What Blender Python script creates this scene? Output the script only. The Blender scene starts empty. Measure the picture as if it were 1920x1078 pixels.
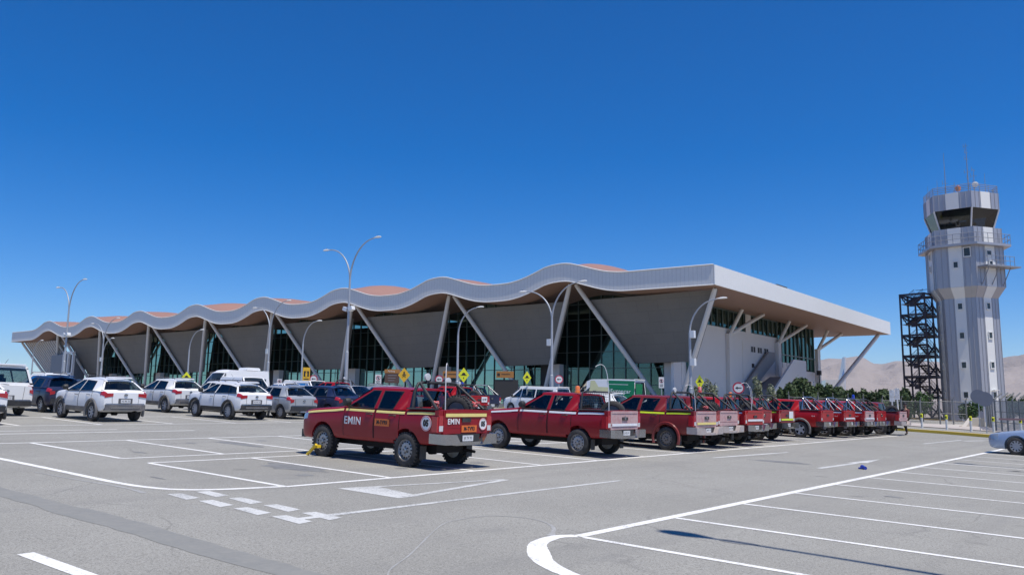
import bpy, bmesh, math, random
from mathutils import Vector, Matrix
random.seed(7)
C = bpy.context.scene.collection
R = math.radians
sin, cos, pi = math.sin, math.cos, math.pi

# ------------------------------------------------------------------ camera
PITCH, ROLL, YAW, FPX = .1437, .0121, .679, 1550.0
F = Vector((cos(YAW)*cos(PITCH), sin(YAW)*cos(PITCH), sin(PITCH)))
r0 = Vector((sin(YAW), -cos(YAW), 0)); u0 = r0.cross(F)
RT = r0*cos(ROLL)+u0*sin(ROLL); UP = -r0*sin(ROLL)+u0*cos(ROLL)
cam = bpy.data.cameras.new('camera'); cob = bpy.data.objects.new('camera', cam); C.objects.link(cob)
cam.sensor_width = 36; cam.lens = FPX/1920*36; cam.clip_start = .1; cam.clip_end = 40000
cob.matrix_world = Matrix(((RT.x, UP.x, -F.x, 0), (RT.y, UP.y, -F.y, 0), (RT.z, UP.z, -F.z, 0), (0, 0, 0, 1)))
bpy.context.scene.camera = cob

# ------------------------------------------------------------------ world and sun
SUN_EL, SUN_AZ = R(68), R(-100)          # azimuth measured from +X towards +Y
w = bpy.data.worlds.new('World'); bpy.context.scene.world = w; w.use_nodes = True
nt = w.node_tree; bg = nt.nodes['Background']
sky = nt.nodes.new('ShaderNodeTexSky'); sky.sky_type = 'NISHITA'; sky.sun_disc = False
sky.sun_elevation = SUN_EL; sky.sun_rotation = R(90)-SUN_AZ
sky.altitude = 2300; sky.air_density = 1.0; sky.dust_density = .2; sky.ozone_density = 4.0
hs = nt.nodes.new('ShaderNodeHueSaturation'); hs.inputs['Saturation'].default_value = 1.42; hs.inputs['Hue'].default_value = .508; hs.inputs['Value'].default_value = 1.0
nt.links.new(sky.outputs[0], hs.inputs['Color']); nt.links.new(hs.outputs[0], bg.inputs[0]); bg.inputs[1].default_value = .142
sl = bpy.data.lights.new('sun', 'SUN'); sl.energy = 4.4; sl.angle = R(.5); sl.color = (1, .94, .845)
so = bpy.data.objects.new('sun', sl); C.objects.link(so)
sd = Vector((cos(SUN_AZ)*cos(SUN_EL), sin(SUN_AZ)*cos(SUN_EL), sin(SUN_EL)))
so.rotation_euler = sd.to_track_quat('Z', 'Y').to_euler(); so.location = (0, 0, 60)
vs = bpy.context.scene.view_settings; vs.view_transform = 'Standard'; vs.look = 'None'; vs.exposure = 0.0; vs.gamma = 1

# ------------------------------------------------------------------ materials
MATS = {}
def nodes(name):
    m = bpy.data.materials.new(name); m.use_nodes = True
    return m, m.node_tree, m.node_tree.nodes['Principled BSDF']
def noise(t, scale, detail=4, rough=.6, coord='Object'):
    tc = t.nodes.new('ShaderNodeTexCoord'); n = t.nodes.new('ShaderNodeTexNoise')
    n.inputs['Scale'].default_value = scale; n.inputs['Detail'].default_value = detail; n.inputs['Roughness'].default_value = rough
    t.links.new(tc.outputs[coord], n.inputs['Vector']); return n.outputs['Fac'], tc
def ramp(t, fac, p0, p1, c0=(0, 0, 0, 1), c1=(1, 1, 1, 1)):
    r = t.nodes.new('ShaderNodeValToRGB'); e = r.color_ramp.elements
    e[0].position = p0; e[1].position = p1; e[0].color = c0; e[1].color = c1
    t.links.new(fac, r.inputs[0]); return r.outputs[0]
def mix(t, fac, a, b):
    m = t.nodes.new('ShaderNodeMix'); m.data_type = 'RGBA'
    if isinstance(fac, float): m.inputs[0].default_value = fac
    else: t.links.new(fac, m.inputs[0])
    for s, v in ((m.inputs[6], a), (m.inputs[7], b)):
        if isinstance(v, tuple): s.default_value = (*v[:3], 1)
        else: t.links.new(v, s)
    return m.outputs[2]
def bump(t, p, h, strength=.3, dist=.02):
    b = t.nodes.new('ShaderNodeBump'); b.inputs['Strength'].default_value = strength; b.inputs['Distance'].default_value = dist
    t.links.new(h, b.inputs['Height']); t.links.new(b.outputs[0], p.inputs['Normal'])
def plain(name, col, rough=.6, metal=0., var=.12, vscale=3., coat=0., spec=.5, dust=None, dscale=2.5, dlim=(.45, .7)):
    if name in MATS: return MATS[name]
    m, t, p = nodes(name)
    f, _ = noise(t, vscale)
    lo = tuple(c*(1-var) for c in col); hi = tuple(min(1, c*(1+var)) for c in col)
    o = mix(t, f, lo, hi)
    if dust:
        d, _ = noise(t, dscale, 6, .7); o = mix(t, ramp(t, d, dlim[0], dlim[1]), o, dust)
    t.links.new(o, p.inputs['Base Color'])
    p.inputs['Roughness'].default_value = rough; p.inputs['Metallic'].default_value = metal
    p.inputs['Coat Weight'].default_value = coat; p.inputs['Coat Roughness'].default_value = .08
    p.inputs['Specular IOR Level'].default_value = spec
    MATS[name] = m; return m
def paint(name, col, dust=.25, metal=0.0, rough=.32, coat=.28):
    """car paint: clear coat over colour, a film of dust thicker in blotches and low on the body"""
    if name in MATS: return MATS[name]
    m, t, p = nodes(name)
    f, tc = noise(t, 1.6, 6, .7)
    sx = t.nodes.new('ShaderNodeSeparateXYZ'); t.links.new(tc.outputs['Object'], sx.inputs[0])
    mr = t.nodes.new('ShaderNodeMapRange'); mr.inputs[1].default_value = .3; mr.inputs[2].default_value = 1.1; mr.inputs[3].default_value = 1.; mr.inputs[4].default_value = .15
    t.links.new(sx.outputs[2], mr.inputs[0])
    mu = t.nodes.new('ShaderNodeMath'); mu.operation = 'MULTIPLY'; t.links.new(f, mu.inputs[0]); t.links.new(mr.outputs[0], mu.inputs[1])
    m2 = t.nodes.new('ShaderNodeMath'); m2.operation = 'MULTIPLY'; m2.inputs[1].default_value = dust*1.6; t.links.new(mu.outputs[0], m2.inputs[0])
    t.links.new(mix(t, m2.outputs[0], col, (.36, .28, .23)), p.inputs['Base Color'])
    p.inputs['Roughness'].default_value = rough; p.inputs['Metallic'].default_value = metal
    p.inputs['Coat Weight'].default_value = coat; p.inputs['Coat Roughness'].default_value = .07; p.inputs['Specular IOR Level'].default_value = .3
    MATS[name] = m; return m
def glassy(name, tint, through=.35):
    """tinted pane: dark transparent layer with a mirror reflection that follows the viewing angle"""
    if name in MATS: return MATS[name]
    m, t, p = nodes(name); t.nodes.remove(p)
    out = t.nodes['Material Output']
    tr = t.nodes.new('ShaderNodeBsdfTransparent'); tr.inputs[0].default_value = (*[c*through for c in tint], 1)
    gl = t.nodes.new('ShaderNodeBsdfGlossy'); gl.inputs['Roughness'].default_value = .02; gl.inputs[0].default_value = (.88, .88, .88, 1)
    fr = t.nodes.new('ShaderNodeFresnel'); fr.inputs[0].default_value = 1.55
    ad = t.nodes.new('ShaderNodeMath'); ad.operation = 'MULTIPLY_ADD'; ad.inputs[1].default_value = 1.0; ad.inputs[2].default_value = .01; t.links.new(fr.outputs[0], ad.inputs[0])
    ms = t.nodes.new('ShaderNodeMixShader'); t.links.new(ad.outputs[0], ms.inputs[0]); t.links.new(tr.outputs[0], ms.inputs[1]); t.links.new(gl.outputs[0], ms.inputs[2])
    t.links.new(ms.outputs[0], out.inputs[0]); MATS[name] = m; return m

def asphalt():
    m, t, p = nodes('weathered_asphalt')
    f1, _ = noise(t, 38., 5, .75); f2, _ = noise(t, .22, 5, .6); f3, _ = noise(t, 1.1, 4, .6); f4, _ = noise(t, 140., 2, .5)
    base = mix(t, ramp(t, f2, .40, .60), (.308, .298, .262), (.362, .351, .310))
    base = mix(t, ramp(t, f1, .36, .54), (.18, .174, .155), base)
    base = mix(t, ramp(t, f4, .56, .70), base, (.56, .55, .52))
    o = mix(t, ramp(t, f3, .58, .76), base, mix(t, .5, base, (.25, .246, .23)))
    # oil drips: sparse small dark spots
    v = t.nodes.new('ShaderNodeTexVoronoi'); v.inputs['Scale'].default_value = .42; v.inputs['Randomness'].default_value = 1
    tc = t.nodes.new('ShaderNodeTexCoord'); t.links.new(tc.outputs['Object'], v.inputs['Vector'])
    sp = ramp(t, v.outputs['Distance'], .035, .085, (1, 1, 1, 1), (0, 0, 0, 1))
    fm = t.nodes.new('ShaderNodeMath'); fm.operation = 'MULTIPLY'; fm.inputs[1].default_value = .35; t.links.new(sp, fm.inputs[0])
    o = mix(t, fm.outputs[0], o, (.12, .12, .118))
    # hairline cracks along the cell borders of a warped pattern, broken up by noise
    ad = t.nodes.new('ShaderNodeMix'); ad.data_type = 'VECTOR'; ad.inputs[0].default_value = .25; nz = t.nodes.new('ShaderNodeTexNoise'); nz.inputs['Scale'].default_value = 1.3
    t.links.new(tc.outputs['Object'], nz.inputs['Vector']); t.links.new(tc.outputs['Object'], ad.inputs[4]); t.links.new(nz.outputs['Color'], ad.inputs[5])
    v2 = t.nodes.new('ShaderNodeTexVoronoi'); v2.feature = 'DISTANCE_TO_EDGE'; v2.inputs['Scale'].default_value = .33; t.links.new(ad.outputs[1], v2.inputs['Vector'])
    ck = ramp(t, v2.outputs['Distance'], .0, .006, (1, 1, 1, 1), (0, 0, 0, 1)); cm = t.nodes.new('ShaderNodeMath'); cm.operation = 'MULTIPLY'; t.links.new(ck, cm.inputs[0]); t.links.new(ramp(t, f2, .5, .6), cm.inputs[1])
    c2 = t.nodes.new('ShaderNodeMath'); c2.operation = 'MULTIPLY'; c2.inputs[1].default_value = .45; t.links.new(cm.outputs[0], c2.inputs[0]); o = mix(t, c2.outputs[0], o, (.13, .128, .12))
    # long soft tyre tracks following the aisle
    mp = t.nodes.new('ShaderNodeMapping'); mp.inputs['Scale'].default_value = (.05, 1.1, 1); t.links.new(tc.outputs['Object'], mp.inputs[0]); n5 = t.nodes.new('ShaderNodeTexNoise'); n5.inputs['Scale'].default_value = 1.; n5.inputs['Detail'].default_value = 3
    t.links.new(mp.outputs[0], n5.inputs['Vector']); tk = t.nodes.new('ShaderNodeMath'); tk.operation = 'MULTIPLY'; tk.inputs[1].default_value = .35; t.links.new(ramp(t, n5.outputs[0], .52, .72), tk.inputs[0]); o = mix(t, tk.outputs[0], o, (.235, .23, .215))
    t.links.new(o, p.inputs['Base Color']); p.inputs['Roughness'].default_value = .88; p.inputs['Specular IOR Level'].default_value = .25
    bump(t, p, f1, .35, .006); MATS['asphalt'] = m; return m
def worn(name, col, under, lo, hi, scale=26.):
    m, t, p = nodes(name)
    f, _ = noise(t, scale, 6, .8); g, _ = noise(t, 1.7, 3, .5)
    a = t.nodes.new('ShaderNodeMath'); a.operation = 'MULTIPLY_ADD'; a.inputs[1].default_value = .35; t.links.new(g, a.inputs[0]); t.links.new(f, a.inputs[2])
    t.links.new(mix(t, ramp(t, a.outputs[0], lo, hi), under, col), p.inputs['Base Color']); p.inputs['Roughness'].default_value = .8
    MATS[name] = m; return m
M_ASPH = asphalt()
M_LINE = worn('road_paint_white', (.88, .87, .83), (.36, .35, .33), .47, .66)
M_FADE = worn('road_paint_faded', (.66, .66, .63), (.27, .27, .26), .52, .70)
M_FADE2 = worn('road_paint_very_worn', (.52, .52, .50), (.30, .295, .28), .56, .92, 30.)
M_PATCH = worn('asphalt_patch_dark', (.24, .24, .222), (.31, .30, .268), .36, .84, 9.)
M_STAIN = worn('oil_stain', (.13, .13, .128), (.245, .245, .235), .60, .92, 3.)
M_YEL = worn('kerb_paint_yellow', (.78, .53, .06), (.50, .42, .30), .42, .56, 5.)

# ------------------------------------------------------------------ mesh builder
class MB:
    def __init__(s): s.v = []; s.f = []; s.mi = []; s.k = 0
    def add(s, vs_, fs, mi=None):
        o = len(s.v); s.v += [tuple(v) for v in vs_]
        for f in fs: s.f.append([i+o for i in f]); s.mi.append(s.k if mi is None else mi)
        return s
    def box(s, c, d, rz=0, ry=0, rx=0):
        M = Matrix.Translation(c) @ Matrix.Rotation(rz, 4, 'Z') @ Matrix.Rotation(ry, 4, 'Y') @ Matrix.Rotation(rx, 4, 'X')
        x, y, z = d[0]/2, d[1]/2, d[2]/2
        P = [M @ Vector(p) for p in ((-x, -y, -z), (x, -y, -z), (x, y, -z), (-x, y, -z), (-x, -y, z), (x, -y, z), (x, y, z), (-x, y, z))]
        return s.add(P, [(0, 3, 2, 1), (4, 5, 6, 7), (0, 1, 5, 4), (1, 2, 6, 5), (2, 3, 7, 6), (3, 0, 4, 7)])
    def bb(s, a, b):
        return s.box([(a[i]+b[i])/2 for i in range(3)], [abs(b[i]-a[i]) for i in range(3)])
    def tube(s, pts, r, n=8, cap=True, sq=False):
        pts = [Vector(p) for p in pts]; rr = r if isinstance(r, (list, tuple)) else [r]*len(pts)
        vv = []; ff = []; prev = None
        for i, p in enumerate(pts):
            d = (pts[min(i+1, len(pts)-1)]-pts[max(i-1, 0)]).normalized()
            if prev is None:
                a = Vector((0, 0, 1)) if abs(d.z) < .9 else Vector((1, 0, 0)); x = d.cross(a).normalized()
            else: x = (prev-d*prev.dot(d)).normalized()
            prev = x; y = d.cross(x)
            off = pi/4 if sq else 0
            for k in range(n):
                a = 2*pi*k/n+off; vv.append(p+x*(cos(a)*rr[i])+y*(sin(a)*rr[i]))
        for i in range(len(pts)-1):
            for k in range(n): ff.append((i*n+k, i*n+(k+1) % n, (i+1)*n+(k+1) % n, (i+1)*n+k))
        if cap: ff.append(tuple(range(n-1, -1, -1))); ff.append(tuple(range((len(pts)-1)*n, len(pts)*n)))
        return s.add(vv, ff)
    def lathe(s, prof, c=(0, 0, 0), axis='Z', n=24, closed=False):
        """prof: list of (radius, height along axis)"""
        vv = []
        for (r, h) in prof:
            for k in range(n):
                a = 2*pi*k/n
                if axis == 'Z': vv.append((c[0]+r*cos(a), c[1]+r*sin(a), c[2]+h))
                else: vv.append((c[0]+h, c[1]+r*cos(a), c[2]+r*sin(a)))
        m = len(prof); ff = []
        for i in range(m if closed else m-1):
            j = (i+1) % m
            for k in range(n): ff.append((i*n+k, i*n+(k+1) % n, j*n+(k+1) % n, j*n+k))
        if not closed: ff.append(tuple(range(n-1, -1, -1))); ff.append(tuple(range((m-1)*n, m*n)))
        return s.add(vv, ff)
    def prism(s, poly, a, b, plane='xy'):
        """poly in a plane, extruded from a to b along the third axis"""
        def P(p, h): return {'xy': (p[0], p[1], h), 'xz': (p[0], h, p[1]), 'yz': (h, p[0], p[1])}[plane]
        n = len(poly); vv = [P(p, a) for p in poly]+[P(p, b) for p in poly]
        return s.add(vv, [tuple(range(n)), tuple(range(2*n-1, n-1, -1))]+[(i, i+n, (i+1) % n+n, (i+1) % n) for i in range(n)])
    def quad(s, *p): return s.add(p, [tuple(range(len(p)))])
    def slab(s, quad, th):
        q = [Vector(p) for p in quad]; n = (q[1]-q[0]).cross(q[-1]-q[0]).normalized()*th
        k = len(q); return s.add(q+[p+n for p in q], [tuple(range(k-1, -1, -1)), tuple(range(k, 2*k))]+[(i, (i+1) % k, (i+1) % k+k, i+k) for i in range(k)])
    def build(s, name, mats, parent=None, smooth=False, fix=True, loc=None):
        me = bpy.data.meshes.new(name); me.from_pydata(s.v, [], s.f)
        for m in (mats if isinstance(mats, (list, tuple)) else [mats]): me.materials.append(m)
        if any(s.mi): me.polygons.foreach_set('material_index', s.mi)
        if fix:
            b = bmesh.new(); b.from_mesh(me); bmesh.ops.remove_doubles(b, verts=b.verts, dist=1e-5); bmesh.ops.recalc_face_normals(b, faces=b.faces); b.to_mesh(me); b.free()
        if smooth: smooth_by(me, smooth if isinstance(smooth, (int, float)) and smooth is not True else 35)
        o = bpy.data.objects.new(name, me); C.objects.link(o)
        if parent: o.parent = parent
        if loc: o.location = loc
        return o
def smooth_by(me, deg):
    me.polygons.foreach_set('use_smooth', [True]*len(me.polygons))
    b = bmesh.new(); b.from_mesh(me); lim = R(deg)
    for e in b.edges:
        if len(e.link_faces) == 2: e.smooth = e.calc_face_angle(0) < lim
    b.to_mesh(me); b.free()
def tag(o, label=None, cat=None, group=None, kind=None):
    for k, v in (('label', label), ('category', cat), ('group', group), ('kind', kind)):
        if v: o[k] = v
    return o
def empty(name, loc=(0, 0, 0), rz=0, label=None, cat=None, group=None):
    o = bpy.data.objects.new(name, None); C.objects.link(o); o.location = loc; o.rotation_euler = (0, 0, rz); o.empty_display_size = .3
    return tag(o, label, cat, group)
def lettering(name, body, size, mat, parent, M, depth=.004, align='CENTER', squeeze=1.0, bold=.0):
    cu = bpy.data.curves.new(name, 'FONT'); cu.body = body; cu.size = size; cu.extrude = depth; cu.align_x = align; cu.align_y = 'CENTER'; cu.offset = bold; cu.resolution_u = 3; cu.space_character = 1.08
    t = bpy.data.objects.new(name, cu); C.objects.link(t)
    dg = bpy.context.evaluated_depsgraph_get(); me = bpy.data.meshes.new_from_object(t.evaluated_get(dg)); bpy.data.objects.remove(t)
    me.transform(M @ Matrix.Diagonal((squeeze, 1, 1, 1))); me.materials.clear(); me.materials.append(mat)
    o = bpy.data.objects.new(name, me); C.objects.link(o); o.parent = parent; return o
FACE_NX = Matrix(((0, 0, -1, 0), (-1, 0, 0, 0), (0, 1, 0, 0), (0, 0, 0, 1)))   # text read from -X
FACE_NY = Matrix(((1, 0, 0, 0), (0, 0, -1, 0), (0, 1, 0, 0), (0, 0, 0, 1)))    # text read from -Y
def cr(tab, y):
    """Catmull-Rom through a table [(y, a, b, ..)] sorted by falling or rising y"""
    if tab[0][0] > tab[-1][0]: tab = tab[::-1]
    if y <= tab[0][0]: return tab[0][1:]
    if y >= tab[-1][0]: return tab[-1][1:]
    i = max(k for k in range(len(tab)-1) if tab[k][0] <= y); a, b = tab[i], tab[i+1]
    p, q = tab[max(i-1, 0)], tab[min(i+2, len(tab)-1)]; h = b[0]-a[0]; t = (y-a[0])/h; out = []
    for k in range(1, len(a)):
        def sl_(l, m, r):
            d0 = (m[k]-l[k])/max(m[0]-l[0], 1e-6) if m is not l else 0; d1 = (r[k]-m[k])/max(r[0]-m[0], 1e-6) if r is not m else 0
            return 0 if d0*d1 <= 0 else 2*d0*d1/(d0+d1)
        ma = sl_(p, a, b) if p is not a else (b[k]-a[k])/h; mb = sl_(a, b, q) if q is not b else (b[k]-a[k])/h
        out.append((2*t**3-3*t*t+1)*a[k]+(t**3-2*t*t+t)*h*ma+(3*t*t-2*t**3)*b[k]+(t**3-t*t)*h*mb)
    return out

# ------------------------------------------------------------------ the ground (the camera is at the origin; the lot falls gently to the right)
NX_, NY_ = .003289, .034567
def gz(x, y):
    p = NX_*x+NY_*y-1.8753
    k = .08; d = (-.07-p)/k
    p = -.07-k*(math.log1p(math.exp(d)) if d < 40 else d)
    d = (p+2.4)/k
    p = -2.4+k*(math.log1p(math.exp(d)) if d < 40 else d)
    r = math.hypot(x, y); t = min(1, max(0, (r-170)/250)); t = t*t*(3-2*t)
    return p*(1-t)+(-.9)*t
def gn(x, y):
    e = .4; return Vector((-(gz(x+e, y)-gz(x-e, y))/(2*e), -(gz(x, y+e)-gz(x, y-e))/(2*e), 1)).normalized()
def put(o, x, y, heading=0, tilt=True, dz=0):
    """stand a thing on the ground at x, y; heading 0 keeps its +Y ahead"""
    q = Vector((0, 0, 1)).rotation_difference(gn(x, y)) if tilt else Matrix.Identity(3).to_quaternion()
    o.matrix_world = Matrix.Translation((x, y, gz(x, y)+dz)) @ q.to_matrix().to_4x4() @ Matrix.Rotation(heading, 4, 'Z') @ Matrix.Diagonal((*o.scale, 1))
def at(u, D):
    """plan position at distance D in the direction of photo column u"""
    d = F*FPX+RT*(u-960)-UP*(235); h = math.hypot(d.x, d.y); return d.x*D/h, d.y*D/h

def sheet(name, xs, ys, dz, mat, inside=None, kind='structure'):
    b = MB(); n = len(ys)
    vs_ = [(x, y, gz(x, y)+dz) for x in xs for y in ys]
    fs = []
    for i in range(len(xs)-1):
        for j in range(n-1):
            if inside and not inside((xs[i]+xs[i+1])/2, (ys[j]+ys[j+1])/2): continue
            fs.append((i*n+j, (i+1)*n+j, (i+1)*n+j+1, i*n+j+1))
    b.add(vs_, fs); o = b.build(name, mat, smooth=80); tag(o, kind=kind); return o
def lin(a, b, s):
    n = max(1, int(round((b-a)/s))); return [a+(b-a)*i/n for i in range(n+1)]
far = [-12000, -6000, -3000, -1500, -800, -450]
xs_ = far+lin(-280, 420, 10)+[450, 800, 1500, 3000, 6000, 12000]
soil, t_, p_ = nodes('desert_soil')
f_, _ = noise(t_, .6, 8, .7); g_, _ = noise(t_, .02, 5, .6)
t_.links.new(mix(t_, ramp(t_, g_, .35, .65), mix(t_, f_, (.27, .22, .18), (.40, .34, .28)), mix(t_, f_, (.36, .31, .26), (.44, .38, .33))), p_.inputs['Base Color']); p_.inputs['Roughness'].default_value = .95
sheet('desert_ground', xs_, xs_, -.06, soil)
KERB = [(62, 60), (61, 40), (59.6, 22), (58.4, 16.5), (57.9, 14.7), (57.2, 13.2), (56.5, 11.4), (54.9, 8.9), (53.2, 6.2), (51, 2.5), (47, -4), (40, -14)]
def kerb_x(y):
    t = sorted(KERB, key=lambda p: p[1])
    if y <= t[0][1]: return t[0][0]
    if y >= t[-1][1]: return t[-1][0]
    for a, b in zip(t, t[1:]):
        if a[1] <= y <= b[1]: return a[0]+(b[0]-a[0])*(y-a[1])/(b[1]-a[1])
ys_ = lin(-45, 60, 1.5)+lin(62, 205, 4)[0:]
b = MB(); cols = 46
for y in ys_:
    X1 = kerb_x(y)
    for i in range(cols+1):
        x = -14+(X1+14)*i/cols; b.v.append((x, y, gz(x, y)))
for j in range(len(ys_)-1):
    for i in range(cols): a = j*(cols+1)+i; b.f.append([a, a+1, a+cols+2, a+cols+1]); b.mi.append(0)
tag(b.build('parking_lot_asphalt', M_ASPH, smooth=80), kind='structure')

# ------------------------------------------------------------------ markings: sheets 4 mm above the asphalt
def ribbon(mb, pts, w, dz=.004, step=1.5, wob=0.):
    P = []
    for a, c in zip(pts, pts[1:]):
        L = math.hypot(c[0]-a[0], c[1]-a[1]); n = max(1, int(L/step))
        P += [(a[0]+(c[0]-a[0])*i/n, a[1]+(c[1]-a[1])*i/n) for i in range(n)]
    P.append(pts[-1]); V = []
    for i, p in enumerate(P):
        a, c = P[max(i-1, 0)], P[min(i+1, len(P)-1)]; dx, dy = c[0]-a[0], c[1]-a[1]; L = math.hypot(dx, dy) or 1
        ww = (w(i/(len(P)-1)) if callable(w) else w)/2*(1+random.uniform(-wob, wob)); nx, ny = -dy/L*ww, dx/L*ww
        for s in (1, -1): V.append((p[0]+s*nx, p[1]+s*ny, gz(p[0]+s*nx, p[1]+s*ny)+dz))
    mb.add(V, [(2*i, 2*i+1, 2*i+3, 2*i+2) for i in range(len(P)-1)])
def patch(mb, poly, dz=.004):
    mb.add([(x, y, gz(x, y)+dz) for x, y in poly], [tuple(range(len(poly)))])
def crsp(pts, n=8):
    out = []
    for i in range(len(pts)-1):
        p = [Vector(pts[max(0, min(len(pts)-1, i+k))]) for k in (-1, 0, 1, 2)]
        for j in range(n):
            t = j/n; out.append(tuple(.5*((2*p[1])+(p[2]-p[0])*t+(2*p[0]-5*p[1]+4*p[2]-p[3])*t*t+(3*p[1]-p[0]-3*p[2]+p[3])*t**3)))
    out.append(tuple(pts[-1])); return out
mk = MB()
Y0 = 12.34
ribbon(mk, crsp([(6.85, 30), (6.95, 22), (7.0, 19.2), (7.03, 16.8), (7.05, 14.4), (7.2, 13.4), (7.5, 12.9), (8.05, 12.6), (9.06, 12.37)]), .15, wob=.08)
ribbon(mk, [(9.06, Y0), (50.5, Y0)], .125, wob=.06)
for i in range(17): ribbon(mk, [(9.06+2.5*i, Y0+.06), (9.06+2.5*i, Y0+4.72)], .12, dz=.0045, wob=.06)
ribbon(mk, [(9.06, Y0+4.78), (51, Y0+4.78)], .11, wob=.06)
ribbon(mk, [(9.05, 18.25), (51, 18.25)], .11, wob=.06)
for i in range(17): ribbon(mk, [(9.05+2.5*i, 18.3), (9.05+2.5*i, 23.04)], .12, dz=.0045, wob=.06)
ribbon(mk, [(3, 23.3), (9, 23.1), (51, 23.1)], .12, wob=.06)
ribbon(mk, [(2, 26.4), (15.5, 26.35)], .13, wob=.06)
ribbon(mk, [(4, 27.6), (13.4, 27.5)], .10, wob=.06); ribbon(mk, [(2, 28.3), (9.6, 28.6)], .16)
ribbon(mk, [(3, 29.95), (60, 30.2)], .11, wob=.06); ribbon(mk, [(3, 35.2), (60, 35.3)], .11)
for i in range(16): ribbon(mk, [(11.4+2.7*i, 30.1), (11.4+2.7*i, 35.1)], .12, dz=.0045)
KY = 6.18
ribbon(mk, [(9.1, KY+.02), (40, KY)], .16, wob=.05); ribbon(mk, [(40, KY), (47, KY+.2)], .15)
ribbon(mk, crsp([(9.1, KY+.05), (8.85, 6.36), (8.35, 6.26), (7.95, 5.98), (7.5, 5.55), (7.2, 5.02), (7.08, 4.5), (7.0, 3.0), (7.0, -4)]), lambda t: .17+.1*max(0, 1-abs(t-.42)/.3), wob=.04)
for i in range(13): ribbon(mk, [(9.1+2.49*i, KY-.07), (9.1+2.49*i, KY-4.9)], .11, dz=.0045, wob=.05)
ribbon(mk, [(9.1, KY-5), (40, KY-5)], .12)
ribbon(mk, [(3.72, 9.36), (3.78, 5.0)], .16, wob=.05)
tag(mk.build('road_marking', M_LINE), kind='structure')
mf = MB()
for j, x in enumerate((7.02, 7.52)):
    for i in range(4):
        y = 12.22-.92*i-.0*j; patch(mf, [(x-.1, y-.36), (x+.16, y-.30), (x+.2, y+.33), (x-.02, y+.36)])
ribbon(mf, [(7.12, 9.42), (10.5, 9.42), (15.35, 9.38)], lambda t: .15-.05*t, dz=.0045, wob=.08)
patch(mf, [(9.65, 11.66), (9.66, 10.12), (10.15, 10.12), (10.4, 11.5)])                  # big give-way triangle
ribbon(mf, [(9.8, 11.56), (13.32, 10.88)], .09, dz=.0052); ribbon(mf, [(9.9, 10.18), (13.32, 10.84)], .14, dz=.005)
ribbon(mf, [(22.95, 7.8), (26.1, 7.73)], .16); patch(mf, [(25.8, 7.95), (28.5, 7.74), (26.4, 7.52), (26.2, 7.7)], .0055)   # arrow
ribbon(mf, [(23.3, 11.05), (28.4, 10.68)], lambda t: .1+.12*sin(pi*t))
ribbon(mf, [(41.5, 9.35), (48.5, 9.1)], .14); patch(mf, [(47.6, 8.95), (49.8, 8.35), (49.4, 8.15), (47.2, 8.6)], .0055); ribbon(mf, [(47.3, 8.65), (51, 8.0)], .12, dz=.0065)
mv = MB()
for a in ((5.8, 6.2, 6.7, 6.8, 8.3, 7.87, 8.9, 8.05, 9.45, 8.0, 9.72, 7.62, 9.68, 7.2, 9.36, 6.78, 8.85, 6.45),):
    pts = [(a[i], a[i+1]) for i in range(0, len(a), 2)]
    ribbon(mv, crsp([(5.2, 5.2)]+pts), lambda t: .022+.09*max(0, (t-.75)/.25)**1.5, dz=.0035, wob=.4, step=.2)
ribbon(mv, crsp([(6.6, 16.5), (6.72, 15.0), (6.85, 13.7), (6.8, 12.9)]), lambda t: .03+.06*t, dz=.0035, wob=.3)
tag(mf.build('faded_road_marking', M_FADE), kind='structure'); tag(mv.build('worn_road_marking', M_FADE2), kind='structure')
pb = MB(); L = []; Rr = []
for i in range(70):
    y = 26-.34*i; L.append((5.0+random.uniform(-.03, .03)+.02*sin(i*.7), y)); Rr.append((5.42+random.uniform(-.03, .03)+.04*sin(i*.31), y))
for i in range(69):
    q = [L[i], Rr[i], Rr[i+1], L[i+1]]; pb.add([(x, y, gz(x, y)+.003) for x, y in q], [(0, 1, 2, 3)])
tag(pb.build('asphalt_patch', M_PATCH), kind='structure')
st = MB()
for (cx, cy, rx, ry) in ((11.1, 14.9, .5, 1.05), (7.93, 14.6, .05, .3), (13.6, 20.8, .25, 1.3), (17.0, 21.2, .2, 1.0), (24, 9.3, .4, .9))+tuple((9.06+2.5*random.randint(0, 14)+1.25+random.uniform(-.4, .4), random.choice((13.6, 14.4, 16.2, 19.5, 21.6, 4.6, 3.9)), random.uniform(.08, .2), random.uniform(.1, .3)) for _ in range(34)):
    patch(st, [(cx+rx*cos(a)*random.uniform(.65, 1.15), cy+ry*sin(a)*random.uniform(.65, 1.15)) for a in [k*2*pi/22 for k in range(22)]], .0028)
tag(st.build('oil_stain', M_STAIN), kind='structure')

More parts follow.
